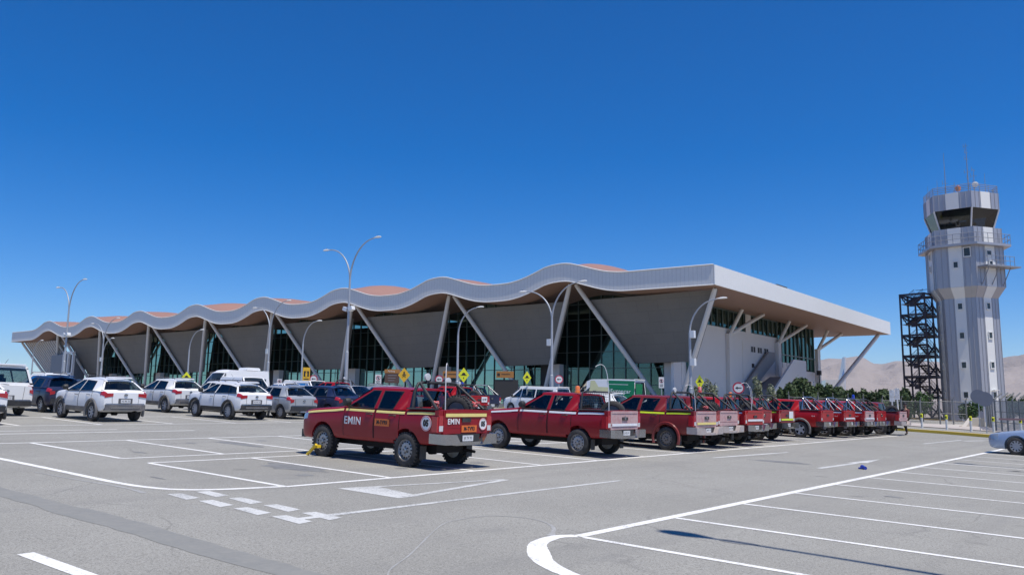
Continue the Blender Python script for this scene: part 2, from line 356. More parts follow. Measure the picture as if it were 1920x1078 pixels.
# ------------------------------------------------------------------ kerbs, pavement and ramps beyond the lot
m_pave = plain('pale_paving', (.50, .45, .41), .9, var=.12, vscale=2.)
m_conc = plain('pale_concrete', (.52, .48, .43), .9, var=.15, vscale=1.5)
def kerb_line(name, pts, w, h, mat):
    mb = MB(); P = crsp(pts, 5); V = []
    for i, p in enumerate(P):
        a, c = P[max(i-1, 0)], P[min(i+1, len(P)-1)]; dx, dy = c[0]-a[0], c[1]-a[1]; L_ = math.hypot(dx, dy); nx, ny = dy/L_, -dx/L_
        g = gz(p[0], p[1])
        V += [(p[0], p[1], g-.1), (p[0], p[1], g+h*.85), (p[0]+nx*.03, p[1]+ny*.03, g+h), (p[0]+nx*w, p[1]+ny*w, g+h), (p[0]+nx*w, p[1]+ny*w, g-.1)]
    fs = [(5*i+k, 5*i+k+1, 5*i+k+6, 5*i+k+5) for i in range(len(P)-1) for k in range(4)]
    mb.add(V, fs+[(0, 1, 2, 3, 4), tuple(5*(len(P)-1)+k for k in range(5))]); return tag(mb.build(name, mat), kind='structure')
kerb_line('yellow_kerb', KERB[::-1], -.22, .17, M_YEL)
def strip(name, x0f, x1f, ys, mat, dz, n=8):
    mb = MB()
    for y in ys:
        a, c = x0f(y), x1f(y)
        for i in range(n+1): x = a+(c-a)*i/n; mb.v.append((x, y, gz(x, y)+dz))
    for j in range(len(ys)-1):
        for i in range(n): q = j*(n+1)+i; mb.f.append([q, q+1, q+n+2, q+n+1]); mb.mi.append(0)
    return tag(mb.build(name, mat, smooth=80), kind='structure')
yy = lin(-14, 60, 2)
strip('island_paving', lambda y: kerb_x(y)+.2, lambda y: kerb_x(y)+7.5, yy, M_ASPH, .10)
strip('pavement', lambda y: kerb_x(y)+7.5, lambda y: kerb_x(y)+17, yy, m_pave, .14)
strip('service_road', lambda y: kerb_x(y)+17, lambda y: kerb_x(y)+36, yy, M_ASPH, .02)
strip('yellow_kerb_far', lambda y: kerb_x(y)+36, lambda y: kerb_x(y)+36.6, yy, M_YEL, .12, 1)
rp = MB()
rp.prism([(71, -.1), (79.5, -.1), (79.5, .75), (74.5, .72)], 13.1, 13.4, 'xz'); rp.prism([(70, -.1), (80, -.1), (80, .16), (71, .16)], 13.4, 16.8, 'xz')
o = rp.build('ramp_wall', m_conc); o.location.z = gz(75, 13)+.05; tag(o, 'pale concrete wedge wall of the pedestrian ramp beyond the yellow kerb', 'ramp wall', 'pale ramp walls')
rp = MB(); rp.prism([(67, -.1), (77, -.1), (77, .85), (72, .55)], 10.1, 10.35, 'xz')
o = rp.build('ramp_wall', m_conc); o.location.z = gz(72, 10)+.05; tag(o, 'pale sloping ramp wall beside the wire mesh yard', 'ramp wall', 'pale ramp walls')
#--PART2--
# ------------------------------------------------------------------ terminal (local frame: x = away across the depth, y = along the facade, z from camera level)
TB = empty('airport_terminal', (0, 0, 0), R(.51), 'long grey airport terminal with a wavy metal edged roof on V shaped braces', 'building')
TB.rotation_euler = (.0052, 0, R(.51)); TB.location = (0, 0, -.19)
def ribbed(name, col, axis, pitch, rough=.45, metal=.3, depth=.02, dark=.8, rot=0):
    m, t, p = nodes(name); tc = t.nodes.new('ShaderNodeTexCoord'); sx = t.nodes.new('ShaderNodeSeparateXYZ'); t.links.new(tc.outputs['Object'], sx.inputs[0])
    a = t.nodes.new('ShaderNodeMath'); a.operation = 'MULTIPLY'; a.inputs[1].default_value = 1/pitch; t.links.new(sx.outputs[axis], a.inputs[0])
    fr = t.nodes.new('ShaderNodeMath'); fr.operation = 'FRACT'; t.links.new(a.outputs[0], fr.inputs[0])
    rr = ramp(t, fr.outputs[0], .0, .14); f, _ = noise(t, .35, 5, .7); g, _ = noise(t, 3., 5, .7)
    base = mix(t, f, tuple(c*.88 for c in col), tuple(min(1, c*1.08) for c in col)); base = mix(t, ramp(t, g, .3, .75), tuple(c*.92 for c in col), base)
    t.links.new(mix(t, rr, tuple(c*dark for c in col), base), p.inputs['Base Color']); bump(t, p, rr, .6, depth)
    p.inputs['Roughness'].default_value = rough; p.inputs['Metallic'].default_value = metal; MATS[name] = m; return m
m_fas = ribbed('ribbed_pale_metal', (.76, .75, .73), 1, .42, .5, 0, dark=.68)
m_fasg = ribbed('ribbed_pale_metal_end', (.86, .86, .83), 0, .42, .45, .0, dark=.88)
m_roof = ribbed('copper_roof_sheet', (.42, .235, .18), 1, .6, .5, .1, dark=.82)
m_soff = ribbed('timber_colour_soffit', (.33, .20, .145), 1, .5, .6, 0, dark=.75)
m_brace = plain('grey_painted_steel', (.66, .645, .62), .5, var=.05, vscale=.8)
def cladding():
    m, t, p = nodes('dark_grey_cladding'); f, tc = noise(t, .35, 6, .7); g, _ = noise(t, 3.5, 5, .7)
    mp = t.nodes.new('ShaderNodeMapping'); mp.inputs['Rotation'].default_value = (0, R(90), 0); t.links.new(tc.outputs['Object'], mp.inputs[0])
    sw = t.nodes.new('ShaderNodeCombineXYZ'); sx = t.nodes.new('ShaderNodeSeparateXYZ'); t.links.new(tc.outputs['Object'], sx.inputs[0]); t.links.new(sx.outputs[1], sw.inputs[0]); t.links.new(sx.outputs[2], sw.inputs[1])
    b_ = t.nodes.new('ShaderNodeTexBrick'); b_.inputs['Scale'].default_value = 1; b_.inputs['Brick Width'].default_value = 2.4; b_.inputs['Row Height'].default_value = 1.05; b_.inputs['Mortar Size'].default_value = .022
    for k, c_ in (('Color1', (.154, .148, .138, 1)), ('Color2', (.164, .157, .146, 1)), ('Mortar', (.125, .12, .11, 1))): b_.inputs[k].default_value = c_
    t.links.new(sw.outputs[0], b_.inputs['Vector']); o = mix(t, ramp(t, f, .4, .75), b_.outputs['Color'], mix(t, .5, b_.outputs['Color'], (.20, .19, .17))); o = mix(t, ramp(t, g, .55, .8), o, mix(t, .35, o, (.11, .105, .095)))
    t.links.new(o, p.inputs['Base Color']); p.inputs['Roughness'].default_value = .65; MATS['dark_grey_cladding'] = m; return m
m_panel = cladding()
m_white = plain('white_render_wall', (.68, .665, .65), .85, var=.05, vscale=.4)
m_dark = plain('dark_recess', (.03, .03, .032), .7)
m_mull = plain('dark_green_mullion', (.10, .14, .13), .4, var=.05)
m_int = plain('interior_floor_grey', (.16, .18, .17), .7)
def curtain_glass():
    m, t, p = nodes('green_curtain_glass'); t.nodes.remove(p); out = t.nodes['Material Output']
    tr = t.nodes.new('ShaderNodeBsdfTransparent'); tr.inputs[0].default_value = (.10, .21, .19, 1)
    gl = t.nodes.new('ShaderNodeBsdfGlossy'); gl.inputs['Roughness'].default_value = .015; gl.inputs[0].default_value = (.27, .43, .38, 1)
    fr = t.nodes.new('ShaderNodeFresnel'); fr.inputs[0].default_value = 1.6
    ad = t.nodes.new('ShaderNodeMath'); ad.operation = 'MULTIPLY_ADD'; ad.inputs[1].default_value = 1.1; ad.inputs[2].default_value = .21; t.links.new(fr.outputs[0], ad.inputs[0])
    ms = t.nodes.new('ShaderNodeMixShader'); t.links.new(ad.outputs[0], ms.inputs[0]); t.links.new(tr.outputs[0], ms.inputs[1]); t.links.new(gl.outputs[0], ms.inputs[2])
    tc = t.nodes.new('ShaderNodeTexCoord'); b_ = t.nodes.new('ShaderNodeTexNoise'); b_.inputs['Scale'].default_value = .5; t.links.new(tc.outputs['Object'], b_.inputs['Vector'])
    bp = t.nodes.new('ShaderNodeBump'); bp.inputs['Strength'].default_value = .08; bp.inputs['Distance'].default_value = .05; t.links.new(b_.outputs[0], bp.inputs['Height']); t.links.new(bp.outputs[0], gl.inputs['Normal'])
    t.links.new(ms.outputs[0], out.inputs[0]); return m
m_cg = curtain_glass()
XF, YE0, YE1, SP, YC0 = 68.3, 31.2, 183.0, 16.95, 47.57
WV = [(-.5, .1), (-.42, .12), (-.33, .27), (-.25, .56), (-.18, .9), (-.1, 1.3), (-.04, 1.54), (0, 1.6), (.05, 1.57), (.12, 1.42), (.2, .98), (.28, .55), (.36, .25), (.43, .12), (.5, .1)]
# the table runs with -phase (the steep side faces the low-y end)
def wave(y):
    q = (y-YC0)/SP
    if q < -.5: return .1*max(0, 1-(-.5-q)*2)
    if q > 7.45: return .1
    f = q-round(q)
    return cr(WV, f)[0]
def ztop(x, y):
    q = (y-YC0)/SP; h = wave(y); n = round(q); e = 0
    if -.5 < q < 7.5:
        f = q-n
        if n % 2 == 0: e = {0: .75, 2: 1.1, 4: .8, 6: .5}[n]*math.exp(-((x-78)/7.5)**2-(f/.17)**2)*min(1, (x-XF)/5)
        h += .35*max(0, cos(f*pi))**3*min(1, (x-XF)/4)
    fall = max(0, (x-100)/27)
    return 12.8+h*(1-min(1, fall))+e
RY = lin(YE0, YE1, .55); RX = [XF]+[XF+d for d in (.8, 1.8, 3, 4.5, 6.5, 8.5, 10.5, 13, 17, 22, 28, 34, 42, 50)]+[127.4]
rf = MB(); n = len(RY)
for x in RX:
    for y in RY: rf.v.append((x, y, ztop(x, y)-.04 if x > XF else ztop(x, y)))
for i in range(len(RX)-1):
    for j in range(n-1): rf.f.append([i*n+j, (i+1)*n+j, (i+1)*n+j+1, i*n+j+1]); rf.mi.append(0)
roof = rf.build('roof', m_roof, TB, smooth=50)
for x, xo in ((XF, -.06), (127.4, .06)):
    fa = MB()
    o = len(fa.v)
    for y in RY: z = ztop(x, y); fa.v += [(x+xo, y, z+.05), (x+xo, y, z-1.75)]
    for j in range(n-1): fa.f.append([o+2*j, o+2*j+1, o+2*j+3, o+2*j+2]); fa.mi.append(0)
    fa.build('fascia', m_fas, roof, smooth=50)
for y, s in ((YE0, -1), (YE1, 1)):
    fg = MB(); fg.bb((XF-.06, y+s*.02, 11.05), (127.46, y+s*.10, 12.86))
    fg.build('fascia', m_fasg, roof)
sf = MB()
SX = [XF, 69, 70.2, 72.5, 76, 80, 90, 110, 127.4]
for x in SX:
    for y in RY: sf.v.append((x, y, 11.05+wave(y)*(1-min(1, max(0, (x-72)/14)))))
for i in range(len(SX)-1):
    for j in range(n-1): sf.f.append([i*n+j, (i+1)*n+j, (i+1)*n+j+1, i*n+j+1]); sf.mi.append(0)
sf.build('soffit', m_soff, TB, smooth=50)
tr_ = MB()
tr_.tube([(XF-.1, y, ztop(XF, y)-1.76) for y in RY], .05, 4); tr_.tube([(XF-.1, y, ztop(XF, y)+.07) for y in RY], .06, 4)
tr_.build('roof_edge_trim', plain('trim_white', (.66, .66, .66), .5), roof)
# braces: from the crest undersides down and back to the ground
def brace(p0, p1, r=.235, name='brace'):
    a, c = Vector(p0), Vector(p1)
    mb = MB(); mb.tube([a, a+(c-a)*.04, a+(c-a)*.5, c], [r*.8, r, r*1.05, r*.95], 12, sq=False); return mb.build(name, m_brace, TB, smooth=50)
zf = .1
for k in range(8):
    A = YC0+SP*k; z0 = 12.62
    brace((70.05, A+.35, z0), (73.3, A+6.25, zf)); brace((70.05, A-.35, z0-.1), (75.6, A-7.4, zf))
brace((70.05, 31.9, 11.0), (73.3, 37.4, zf)); brace((70.05, YC0+SP*8-.6, 11.0), (75.6, YC0+SP*8-7.6, zf))
brace((125.4, 32.2, 11.0), (113.4, 37.6, zf-.4), .27)
# inclined grey wall panels between the braces
def bp(p0, p1, z): t = (p0[2]-z)/(p0[2]-p1[2]); return Vector(p0).lerp(Vector(p1), t)
for k in range(8):
    A = YC0+SP*k
    Lo = ((70.05, A-.35, 12.5), (75.6, A-7.4, zf))
    Rt = ((70.05, A-SP+.35, 12.62), (73.3, A-SP+6.25, zf)) if k else ((70.05, 31.9, 11.0), (73.3, 37.4, zf))
    zt, zb = (10.95, 4.55); mb = MB(); V = []
    off = Vector((.45, 0, 0)); N = 6
    for i in range(N+1):
        z = zt+(zb-zt)*i/N; a, c = bp(*Lo, z), bp(*Rt, z)
        for j in range(9): V.append(a.lerp(c, j/8)+off)
    nv = len(V); V += [v+Vector((.22, 0, -.03)) for v in V]
    fs = []
    for i in range(N):
        for j in range(8):
            q = i*9+j; fs += [(q, q+1, q+10, q+9), (q+nv+9, q+nv+10, q+nv+1, q+nv)]
    ring = [j for j in range(9)]+[9*i+8 for i in range(1, N+1)]+[N*9+j for j in range(7, -1, -1)]+[9*i for i in range(N-1, 0, -1)]
    fs += [(ring[i], ring[(i+1) % len(ring)], ring[(i+1) % len(ring)]+nv, ring[i]+nv) for i in range(len(ring))]
    mb.add(V, fs); mb.build('wall_panel', m_panel, TB)
# curtain wall with mullions
GX = 76.3
g = MB(); g.quad((GX, 37.5, -.1), (GX, 166, -.1), (GX, 166, 12.5), (GX, 37.5, 12.5)); glz = g.build('curtain_glass', m_cg, TB, fix=False)
mu = MB()
for i in range(87): y = 37.5+1.5*i; mu.bb((GX-.12, y-.035, -.1), (GX-.02, y+.035, 12.4))
for z in (.6, 2.4, 4.2, 6.0, 7.8, 9.6, 11.3): mu.bb((GX-.10, 37.5, z-.035), (GX-.01, 166, z+.035))
mu.build('mullion', m_mull, glz)
inn = MB()
inn.bb((90, 38.5, -.1), (90.3, 170, 12)); inn.bb((77.3, 38.5, -.15), (90, 170, -.1)); inn.bb((79, 38.5, 5.6), (90, 170, 5.9)); inn.build('interior', m_int, TB)
# lower entrance blocks and dark service doors under the panels
for k in range(8):
    eb = MB(); db = MB()
    y = YC0+SP*k-10.3
    if k == 0: eb.bb((75.2, 37.95, -.2), (76.2, 39.9, 4.6))
    else: eb.bb((75.4, y-1.3, -.2), (76.2, y+.1, 4.7)); db.bb((75.8, y+.15, -.2), (76.15, y+1.6, 4.7)); db.build('service_door', m_dark, TB)
    eb.build('entrance_block', m_white, TB)
# right-hand end: white wall, clerestory, columns with V struts
YW = 38.0
wl = MB()
wl.bb((73.6, YW, -1.0), (101.3, YW+.3, 8.9)); wl.bb((107, YW, 3.9), (115.4, YW+.3, 5.2)); wl.bb((101.3, YW, 3.9), (107, YW+.3, 6.0))
wall = wl.build('end_wall', m_white, TB)
bx = MB(); bx.bb((90.4, YW+.5, -.5), (115, YW+.8, 11)); bx.build('inner_wall', m_int, TB)
cg = MB(); cg.quad((73.8, YW+.15, 8.9), (101.3, YW+.15, 8.9), (101.3, YW+.15, 11.05), (73.8, YW+.15, 11.05)); cl = cg.build('clerestory_glass', m_cg, TB, fix=False)
mu = MB()
for i in range(20): x = 73.8+1.45*i; mu.bb((x-.05, YW+.03, 8.9), (x+.05, YW+.13, 11.05))
mu.bb((73.8, YW+.04, 8.9), (101.3, YW+.12, 8.98)); mu.bb((73.8, YW+.04, 10.9), (101.3, YW+.12, 11.0)); mu.build('mullion', m_mull, cl)
q = MB(); q.bb((91.5, YW-.02, 8.9), (93, YW+.025, 11.0)); q.build('solid_bay', m_white, wall)
cg = MB(); cg.quad((101.3, YW+.12, 6.0), (115.4, YW+.12, 5.2), (115.4, YW+.12, 11.05), (101.3, YW+.12, 11.05)); cg.quad((115.4, YW+.12, 4), (115.4, YW+25, 4), (115.4, YW+25, 11.05), (115.4, YW+.12, 11.05))
m_teal = glassy('teal_glass', (.25, .75, .72), .55)
cl = cg.build('corner_glass', m_cg, TB, fix=False)
mu = MB()
for i in range(10): x = 101.4+1.5*i; mu.bb((x-.06, YW-.02, 5.3), (x+.06, YW+.10, 11.05))
mu.bb((101.3, YW, 6.9), (115.3, YW+.09, 7.05)); mu.build('mullion', m_mull, cl)
ss = MB(); ss.bb((101.5, YW+.4, 4), (115, YW+22, 4.3)); ss.build('gallery_floor', m_conc, TB)
m_cell = plain('blue_green_blind', (.10, .38, .38), .5)
bl = MB()
for i in range(9): x = 102.0+1.5*i; bl.bb((x, YW+.25, 6.2+random.uniform(0, 1.5)), (x+1.0, YW+.3, 11))
bl.build('blind', m_cell, cl)
for x, wdt, zt_ in ((86.3, .85, 8.3), (100.9, 1.0, 8.35), (115.6, 1.1, 8.4)):
    m_ = MB(); m_.bb((x-wdt/2, YW-.45, -1.0 if x < 110 else -1), (x+wdt/2, YW-.02, zt_)); cm = m_.build('column', m_brace if x > 110 else m_white, TB)
    for dx in (.5, 6.6):
        q = MB(); q.tube([(x, YW-.3, zt_-.1), (x+dx, YW-1.6, 11.0)], .21, 12); q.build('strut', m_brace, cm, smooth=50)
for i in range(3):
    x = 93.5+2.0*i; q = MB()
    q.bb((x-.72, YW-.05, 6.62), (x+.72, YW-.01, 6.7)); q.bb((x-.72, YW-.05, 7.35), (x+.72, YW-.01, 7.43)); q.bb((x-.72, YW-.05, 6.7), (x-.64, YW-.01, 7.35)); q.bb((x+.64, YW-.05, 6.7), (x+.72, YW-.01, 7.35)); q.bb((x-.05, YW-.05, 6.7), (x+.05, YW-.01, 7.35))
    wf = q.build('window', m_brace, wall); q = MB(); q.bb((x-.64, YW-.03, 6.7), (x+.64, YW-.005, 7.35)); q.build('pane', m_dark, wf)
q = MB(); q.bb((90.4, YW-.03, -1), (90.5, YW-.005, 7.9)); q.build('drain_pipe', m_brace, wall)
for x, z in ((93.2, 4.9), (97.0, 4.9), (91.8, 2.2)):
    q = MB(); q.bb((x-.15, YW-.2, z), (x+.15, YW-.005, z+.45)); q.build('wall_lamp', m_dark, wall)
q = MB(); q.bb((88, YW-.02, -1), (89.4, YW-.006, 1.6)); q.build('door', plain('blue_grey_door', (.08, .10, .13), .5), wall); q = MB(); q.bb((98.2, YW-.02, -1), (99.6, YW-.006, 1.2)); q.build('door', plain('blue_grey_door', (.08, .10, .13), .5), wall)
# outside stair with solid parapets
stp = MB()
def sp(y0, y1, poly): stp.prism(poly, y0, y1, 'xz')
sp(34.6, 34.85, [(90.6, 2.0), (97.5, 6.0), (101.6, 6.0), (101.6, 3.7), (97.2, 3.7), (94.8, 2.35), (91.9, 2.35), (90, 1.0), (88.5, 0.2), (86.5, -.3), (88.2, .5)])
stp2 = MB(); stp2.prism([(88.3, -.2), (90.2, .8), (91.9, 2.35), (94.8, 2.35), (97.2, 3.7), (101.6, 3.7), (101.6, 3.95), (97, 3.95), (90, .9)], 34.85, 37.4, 'xz')
stair = stp.build('stair', m_white, TB)
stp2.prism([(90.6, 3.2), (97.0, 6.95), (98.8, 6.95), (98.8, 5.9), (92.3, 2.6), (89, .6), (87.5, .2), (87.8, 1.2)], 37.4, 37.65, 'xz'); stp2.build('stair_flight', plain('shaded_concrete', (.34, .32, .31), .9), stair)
# left-hand end: slatted screen, grey block, white framed portal
sl_ = MB(); Lo = ((70.05, YC0+SP*8-.6, 11.0), (75.6, YC0+SP*8-7.6, zf))
for i in range(15):
    t = i/14; top = Vector((70.5, 182.0-t*14, 11.0)); bot = Vector((75.6, 175.4-t*11.5, .9)); sl_.tube([top, bot], .17, 4)
sl_.build('slatted_screen', m_brace, TB)
q = MB(); q.quad((70.9, 182.0, 11), (76.2, 175.4, .5), (76.2, 163.5, .5), (70.9, 167, 11)); q.build('screen_backing', m_panel, TB)
q = MB(); q.bb((70.5, 162.8, -.2), (74, 169.5, 8.2)); q.build('side_block', plain('blue_grey_cladding', (.22, .24, .27), .6), TB)
q = MB()
for y in (158.5, 160.4, 162.3): q.bb((69.6, y-.2, -.2), (70.0, y+.2, 8.4))
for z in (8.4, 4.5, .2): q.bb((69.6, 158.3, z-.2), (70.0, 162.5, z+.2))
q.build('white_portal', plain('portal_white', (.75, .75, .74), .5), TB)
q = MB(); q.bb((104, 60, 12.6), (107, 63, 14.9)); q.bb((107.5, 60, 12.6), (109, 61.5, 14.4)); o = q.build('roof_plant', m_dark, TB)
q = MB(); q.bb((88.5, 33.0, 12.6), (91.5, 35.2, 13.75)); q.bb((92, 33.2, 12.6), (93.3, 34.6, 13.4)); q.build('roof_plant', m_dark, TB)

# ------------------------------------------------------------------ control tower
TX, TY, TA = 103.4, 18.0, .1725
TW = empty('control_tower', (TX, TY, 0), 0, 'tall six sided grey metal airport control tower with a glazed cab and antennas', 'control tower')
m_ts = plain('tower_blue_grey_sheet', (.42, .42, .445), .42, var=.06, vscale=.5, metal=.35)
m_tl = plain('tower_pale_sheet', (.78, .775, .74), .55, var=.05, vscale=.5)
m_rail = plain('weathered_railing', (.26, .27, .30), .5)
m_tw = plain('tower_window', (.05, .06, .06), .15, var=.1)
vd = Vector((cos(TA), sin(TA), 0)); rd = Vector((sin(TA), -cos(TA), 0))
def hp(r, k, z, a0=16.8):
    a = R(a0+60*k); p = (-vd*cos(a)+rd*sin(a))*r; return Vector((p.x, p.y, z))
def hexring(z0, r0_, z1, r1_, name='shaft', parent=None, stripes=(.33, .67), proud=.05):
    m = MB(); l = MB(); rb = m; LL = []
    for k in range(6):
        a, c, d, e = hp(r0_, k, z0), hp(r0_, k+1, z0), hp(r1_, k+1, z1), hp(r1_, k, z1)
        m.quad(a, c, d, e)
        nrm = (c-a).cross(e-a).normalized()
        if nrm.dot(a) < 0: nrm = -nrm
        s0, s1 = stripes; o_ = nrm*proud
        l.slab([a.lerp(c, s0)+o_*.1, a.lerp(c, s1)+o_*.1, e.lerp(d, s1)+o_*.1, e.lerp(d, s0)+o_*.1], proud); LL.append(l); l = MB()
        for t in [i/7 for i in range(8)]:
            if s0+.02 < t < s1-.02: continue
            p, q_ = a.lerp(c, t)+o_*.4, e.lerp(d, t)+o_*.4; rb.tube([p, q_], .03, 4, cap=True)
    m.quad(*[hp(r1_, k, z1) for k in range(6)]); m.quad(*[hp(r0_, k, z0) for k in range(6)][::-1])
    s = m.build(name, m_ts, parent or TW); [l_.build('pale_panel', m_tl, s) for l_ in LL]; return s
sh = hexring(-1.2, 3.12, 12.4, 3.12); hexring(12.4, 3.14, 13.55, 3.95, 'flared_collar'); up = hexring(13.55, 3.95, 18.0, 3.95, 'upper_shaft')
hexring(18.25, 3.9, 20.1, 3.9, 'gallery_wall'); hexring(22.25, 3.85, 24.1, 3.85, 'cab_parapet')
q = MB(); q.quad(*[hp(4.75, k, 18.0) for k in range(6)][::-1]); q.quad(*[hp(4.75, k, 18.25) for k in range(6)])
for k in range(6): q.quad(hp(4.75, k, 18.0), hp(4.75, k+1, 18.0), hp(4.75, k+1, 18.25), hp(4.75, k, 18.25))
dk = q.build('deck', m_ts, TW)
q = MB()
for z in (18.75, 19.3): q.tube([hp(4.7, k, z) for k in range(7)], .035, 5)
for k in range(6):
    for i in range(6): p = hp(4.7, k, 18.2).lerp(hp(4.7, k+1, 18.2), i/6); q.tube([p, p+Vector((0, 0, 1.1))], .03, 5)
q.build('railing', m_rail, dk)
q = MB(); q.quad(*[hp(3.1, k, 20.1) for k in range(6)])
for k in range(6): q.quad(hp(3.1, k, 20.15), hp(3.1, k+1, 20.15), hp(3.8, k+1, 22.25), hp(3.8, k, 22.25))
m_cab = glassy('cab_glass', (.35, .42, .40), .55)
cb = q.build('cab_glass', m_cab, TW, fix=False)
q = MB()
for k in range(6): q.tube([hp(3.14, k, 20.12), hp(3.84, k, 22.25)], .09, 6)
q.tube([hp(3.12, k, 20.14) for k in range(7)], .1, 6); q.build('cab_mullion', m_brace, cb)
q = MB(); q.lathe([(1.3, 20.15), (1.5, 21.1), (1.45, 21.12), (.4, 21.12)], n=12); q.box((.3, .8, 21.3), (.6, 1.2, .5)); q.box((-1, -1, 20.8), (.5, .5, 1.2)); q.build('control_desk', m_int, TW, smooth=40)
q = MB()
for z in (24.3, 24.5, 24.7, 24.9): q.tube([hp(3.8, k, z) for k in range(7)], .035, 5)
for k in range(6):
    for i in range(3): p = hp(3.8, k, 24.1).lerp(hp(3.8, k+1, 24.1), i/3); q.tube([p, p+Vector((0, 0, .82))], .03, 5)
q.build('roof_railing', m_rail, TW)
def mast(dx, dy, h, arms=0, r=.035, name='antenna'):
    q = MB(); b = rd*dx+vd*dy; q.tube([(b.x, b.y, 24.1), (b.x, b.y, 24.1+h*.6), (b.x, b.y, 24.1+h)], [r, r*.7, r*.35], 6)
    for i in range(arms):
        z = 24.1+h*(.35+.6*i/max(1, arms-1)); a = random.uniform(0, pi); q.tube([(b.x-cos(a)*.3, b.y-sin(a)*.3, z), (b.x+cos(a)*.3, b.y+sin(a)*.3, z)], .02, 5); q.tube([(b.x+cos(a)*.3, b.y+sin(a)*.3, z-.15), (b.x+cos(a)*.3, b.y+sin(a)*.3, z+.35)], .02, 5)
    q.build(name, m_rail, TW)
mast(.95, 0, 6.4, 6, .06); mast(1.55, .3, 3.4, 4, .05); mast(-1.35, 0, 5.6, 1, .05); mast(-2.2, .5, 2.6, 0); mast(-.45, .4, 2.1, 1, .05); mast(2.6, 0, 2.7, 0); mast(-3.2, .6, 2.0, 1); mast(3.3, 1, 1.0, 1); mast(-2.7, 1.5, 1.6)
q = MB(); b_ = rd*1.6-vd*2.3; q.lathe([(.02, .0), (.2, .03), (.32, .1), (.3, .11), (.02, .05)], (0, 0, 0), 'X', 16); o = q.build('dish', m_tl, TW, smooth=50); o.location = (b_.x, b_.y, 25.0); o.rotation_euler = (0, 0, TA+pi)
q = MB(); b_ = -rd*.1-vd*2.6; q.lathe([(.22, 24.4), (.3, 24.7), (.28, 24.9), (.08, 25.0)], (b_.x, b_.y, 0), n=10); q.build('beacon', plain('orange_lens', (.8, .25, .05), .3), TW, smooth=40)
def twin(face, t, z, r=3.12, w_=.42, h_=.62, hood=False):
    a, c = hp(r, face, z), hp(r, face+1, z); p = a.lerp(c, t); ax = (c-a).normalized(); nr = Vector((p.x, p.y, 0)).normalized() if False else ax.cross(Vector((0, 0, 1)))
    if nr.dot(Vector((p.x, p.y, 0))) < 0: nr = -nr
    q = MB(); o_ = nr*.09
    for dz, hh in ((h_/2+.04, .08), (-h_/2-.05, .1)):
        q.slab([p-ax*(w_/2+.08)+o_+Vector((0, 0, dz-hh/2)), p+ax*(w_/2+.08)+o_+Vector((0, 0, dz-hh/2)), p+ax*(w_/2+.08)+o_+Vector((0, 0, dz+hh/2)), p-ax*(w_/2+.08)+o_+Vector((0, 0, dz+hh/2))], .09)
    for s_ in (-1, 1):
        e0 = p+ax*s_*(w_/2+.04); q.slab([e0-ax*.04+o_+Vector((0, 0, -h_/2)), e0+ax*.04+o_+Vector((0, 0, -h_/2)), e0+ax*.04+o_+Vector((0, 0, h_/2)), e0-ax*.04+o_+Vector((0, 0, h_/2))], .07)
    if hood: c0 = p+nr*.45+Vector((0, 0, h_/2+.25)); q.slab([p-ax*.35+o_+Vector((0, 0, h_/2+.2)), p+ax*.35+o_+Vector((0, 0, h_/2+.2)), c0+ax*.35, c0-ax*.35], .05)
    wn = q.build('window', m_tl, TW); q = MB(); q.slab([p-ax*w_/2+o_+Vector((0, 0, -h_/2)), p+ax*w_/2+o_+Vector((0, 0, -h_/2)), p+ax*w_/2+o_+Vector((0, 0, h_/2)), p-ax*w_/2+o_+Vector((0, 0, h_/2))], .015); q.build('pane', m_tw, wn)
# faces: -1 = facing the lot (left of the near corner), 0 = sunlit right face, -2 = left face
for f_i in (-1, 0, -2):
    for z in (11.5, 8.3, 5.1, 1.9): twin(f_i, .5, z, hood=(z < 2 and f_i == 0))
    for z in (16.0,): twin(f_i, .5, z, 3.95)
twin(-1, .8, 17.3, 3.95, .6, .9); twin(0, .45, 17.2, 3.95, .6, .5); twin(-2, .5, 17.4, 3.95)
a, c = hp(3.12, -1, 0), hp(3.12, 0, 0)
q = MB(); q.slab([a.lerp(c, .34)+Vector((-.1, 0, .75)), a.lerp(c, .63)+Vector((-.1, 0, .75)), a.lerp(c, .63)+Vector((-.1, 0, 1.0)), a.lerp(c, .34)+Vector((-.1, 0, 1.0))], .12); q.build('louvre', m_dark, TW)
q = MB(); a, c = hp(3.95, 0, 15.7), hp(3.95, 1, 15.7); ax = (c-a).normalized(); nr = Vector((a.x+c.x, a.y+c.y, 0)).normalized()
q.slab([a+ax*.2, c+ax*.9, c+ax*.9+nr*1.3, a+ax*.2+nr*1.3], .14)
for z in (.5, 1.0): q.tube([a+ax*.2+nr*1.3+Vector((0, 0, z)), c+nr*1.3+Vector((0, 0, z))], .03, 5)
for i in range(7): p = (a+ax*.2+nr*1.3).lerp(c+nr*1.3, i/6); q.tube([p, p+Vector((0, 0, 1.05))], .03, 5)
for t_i in (.15, .5, .9): p = a.lerp(c, t_i); q.tube([p+nr*1.2, p+Vector((0, 0, -2.0))+nr*.05], .05, 5)
q.build('service_balcony', m_rail, TW)
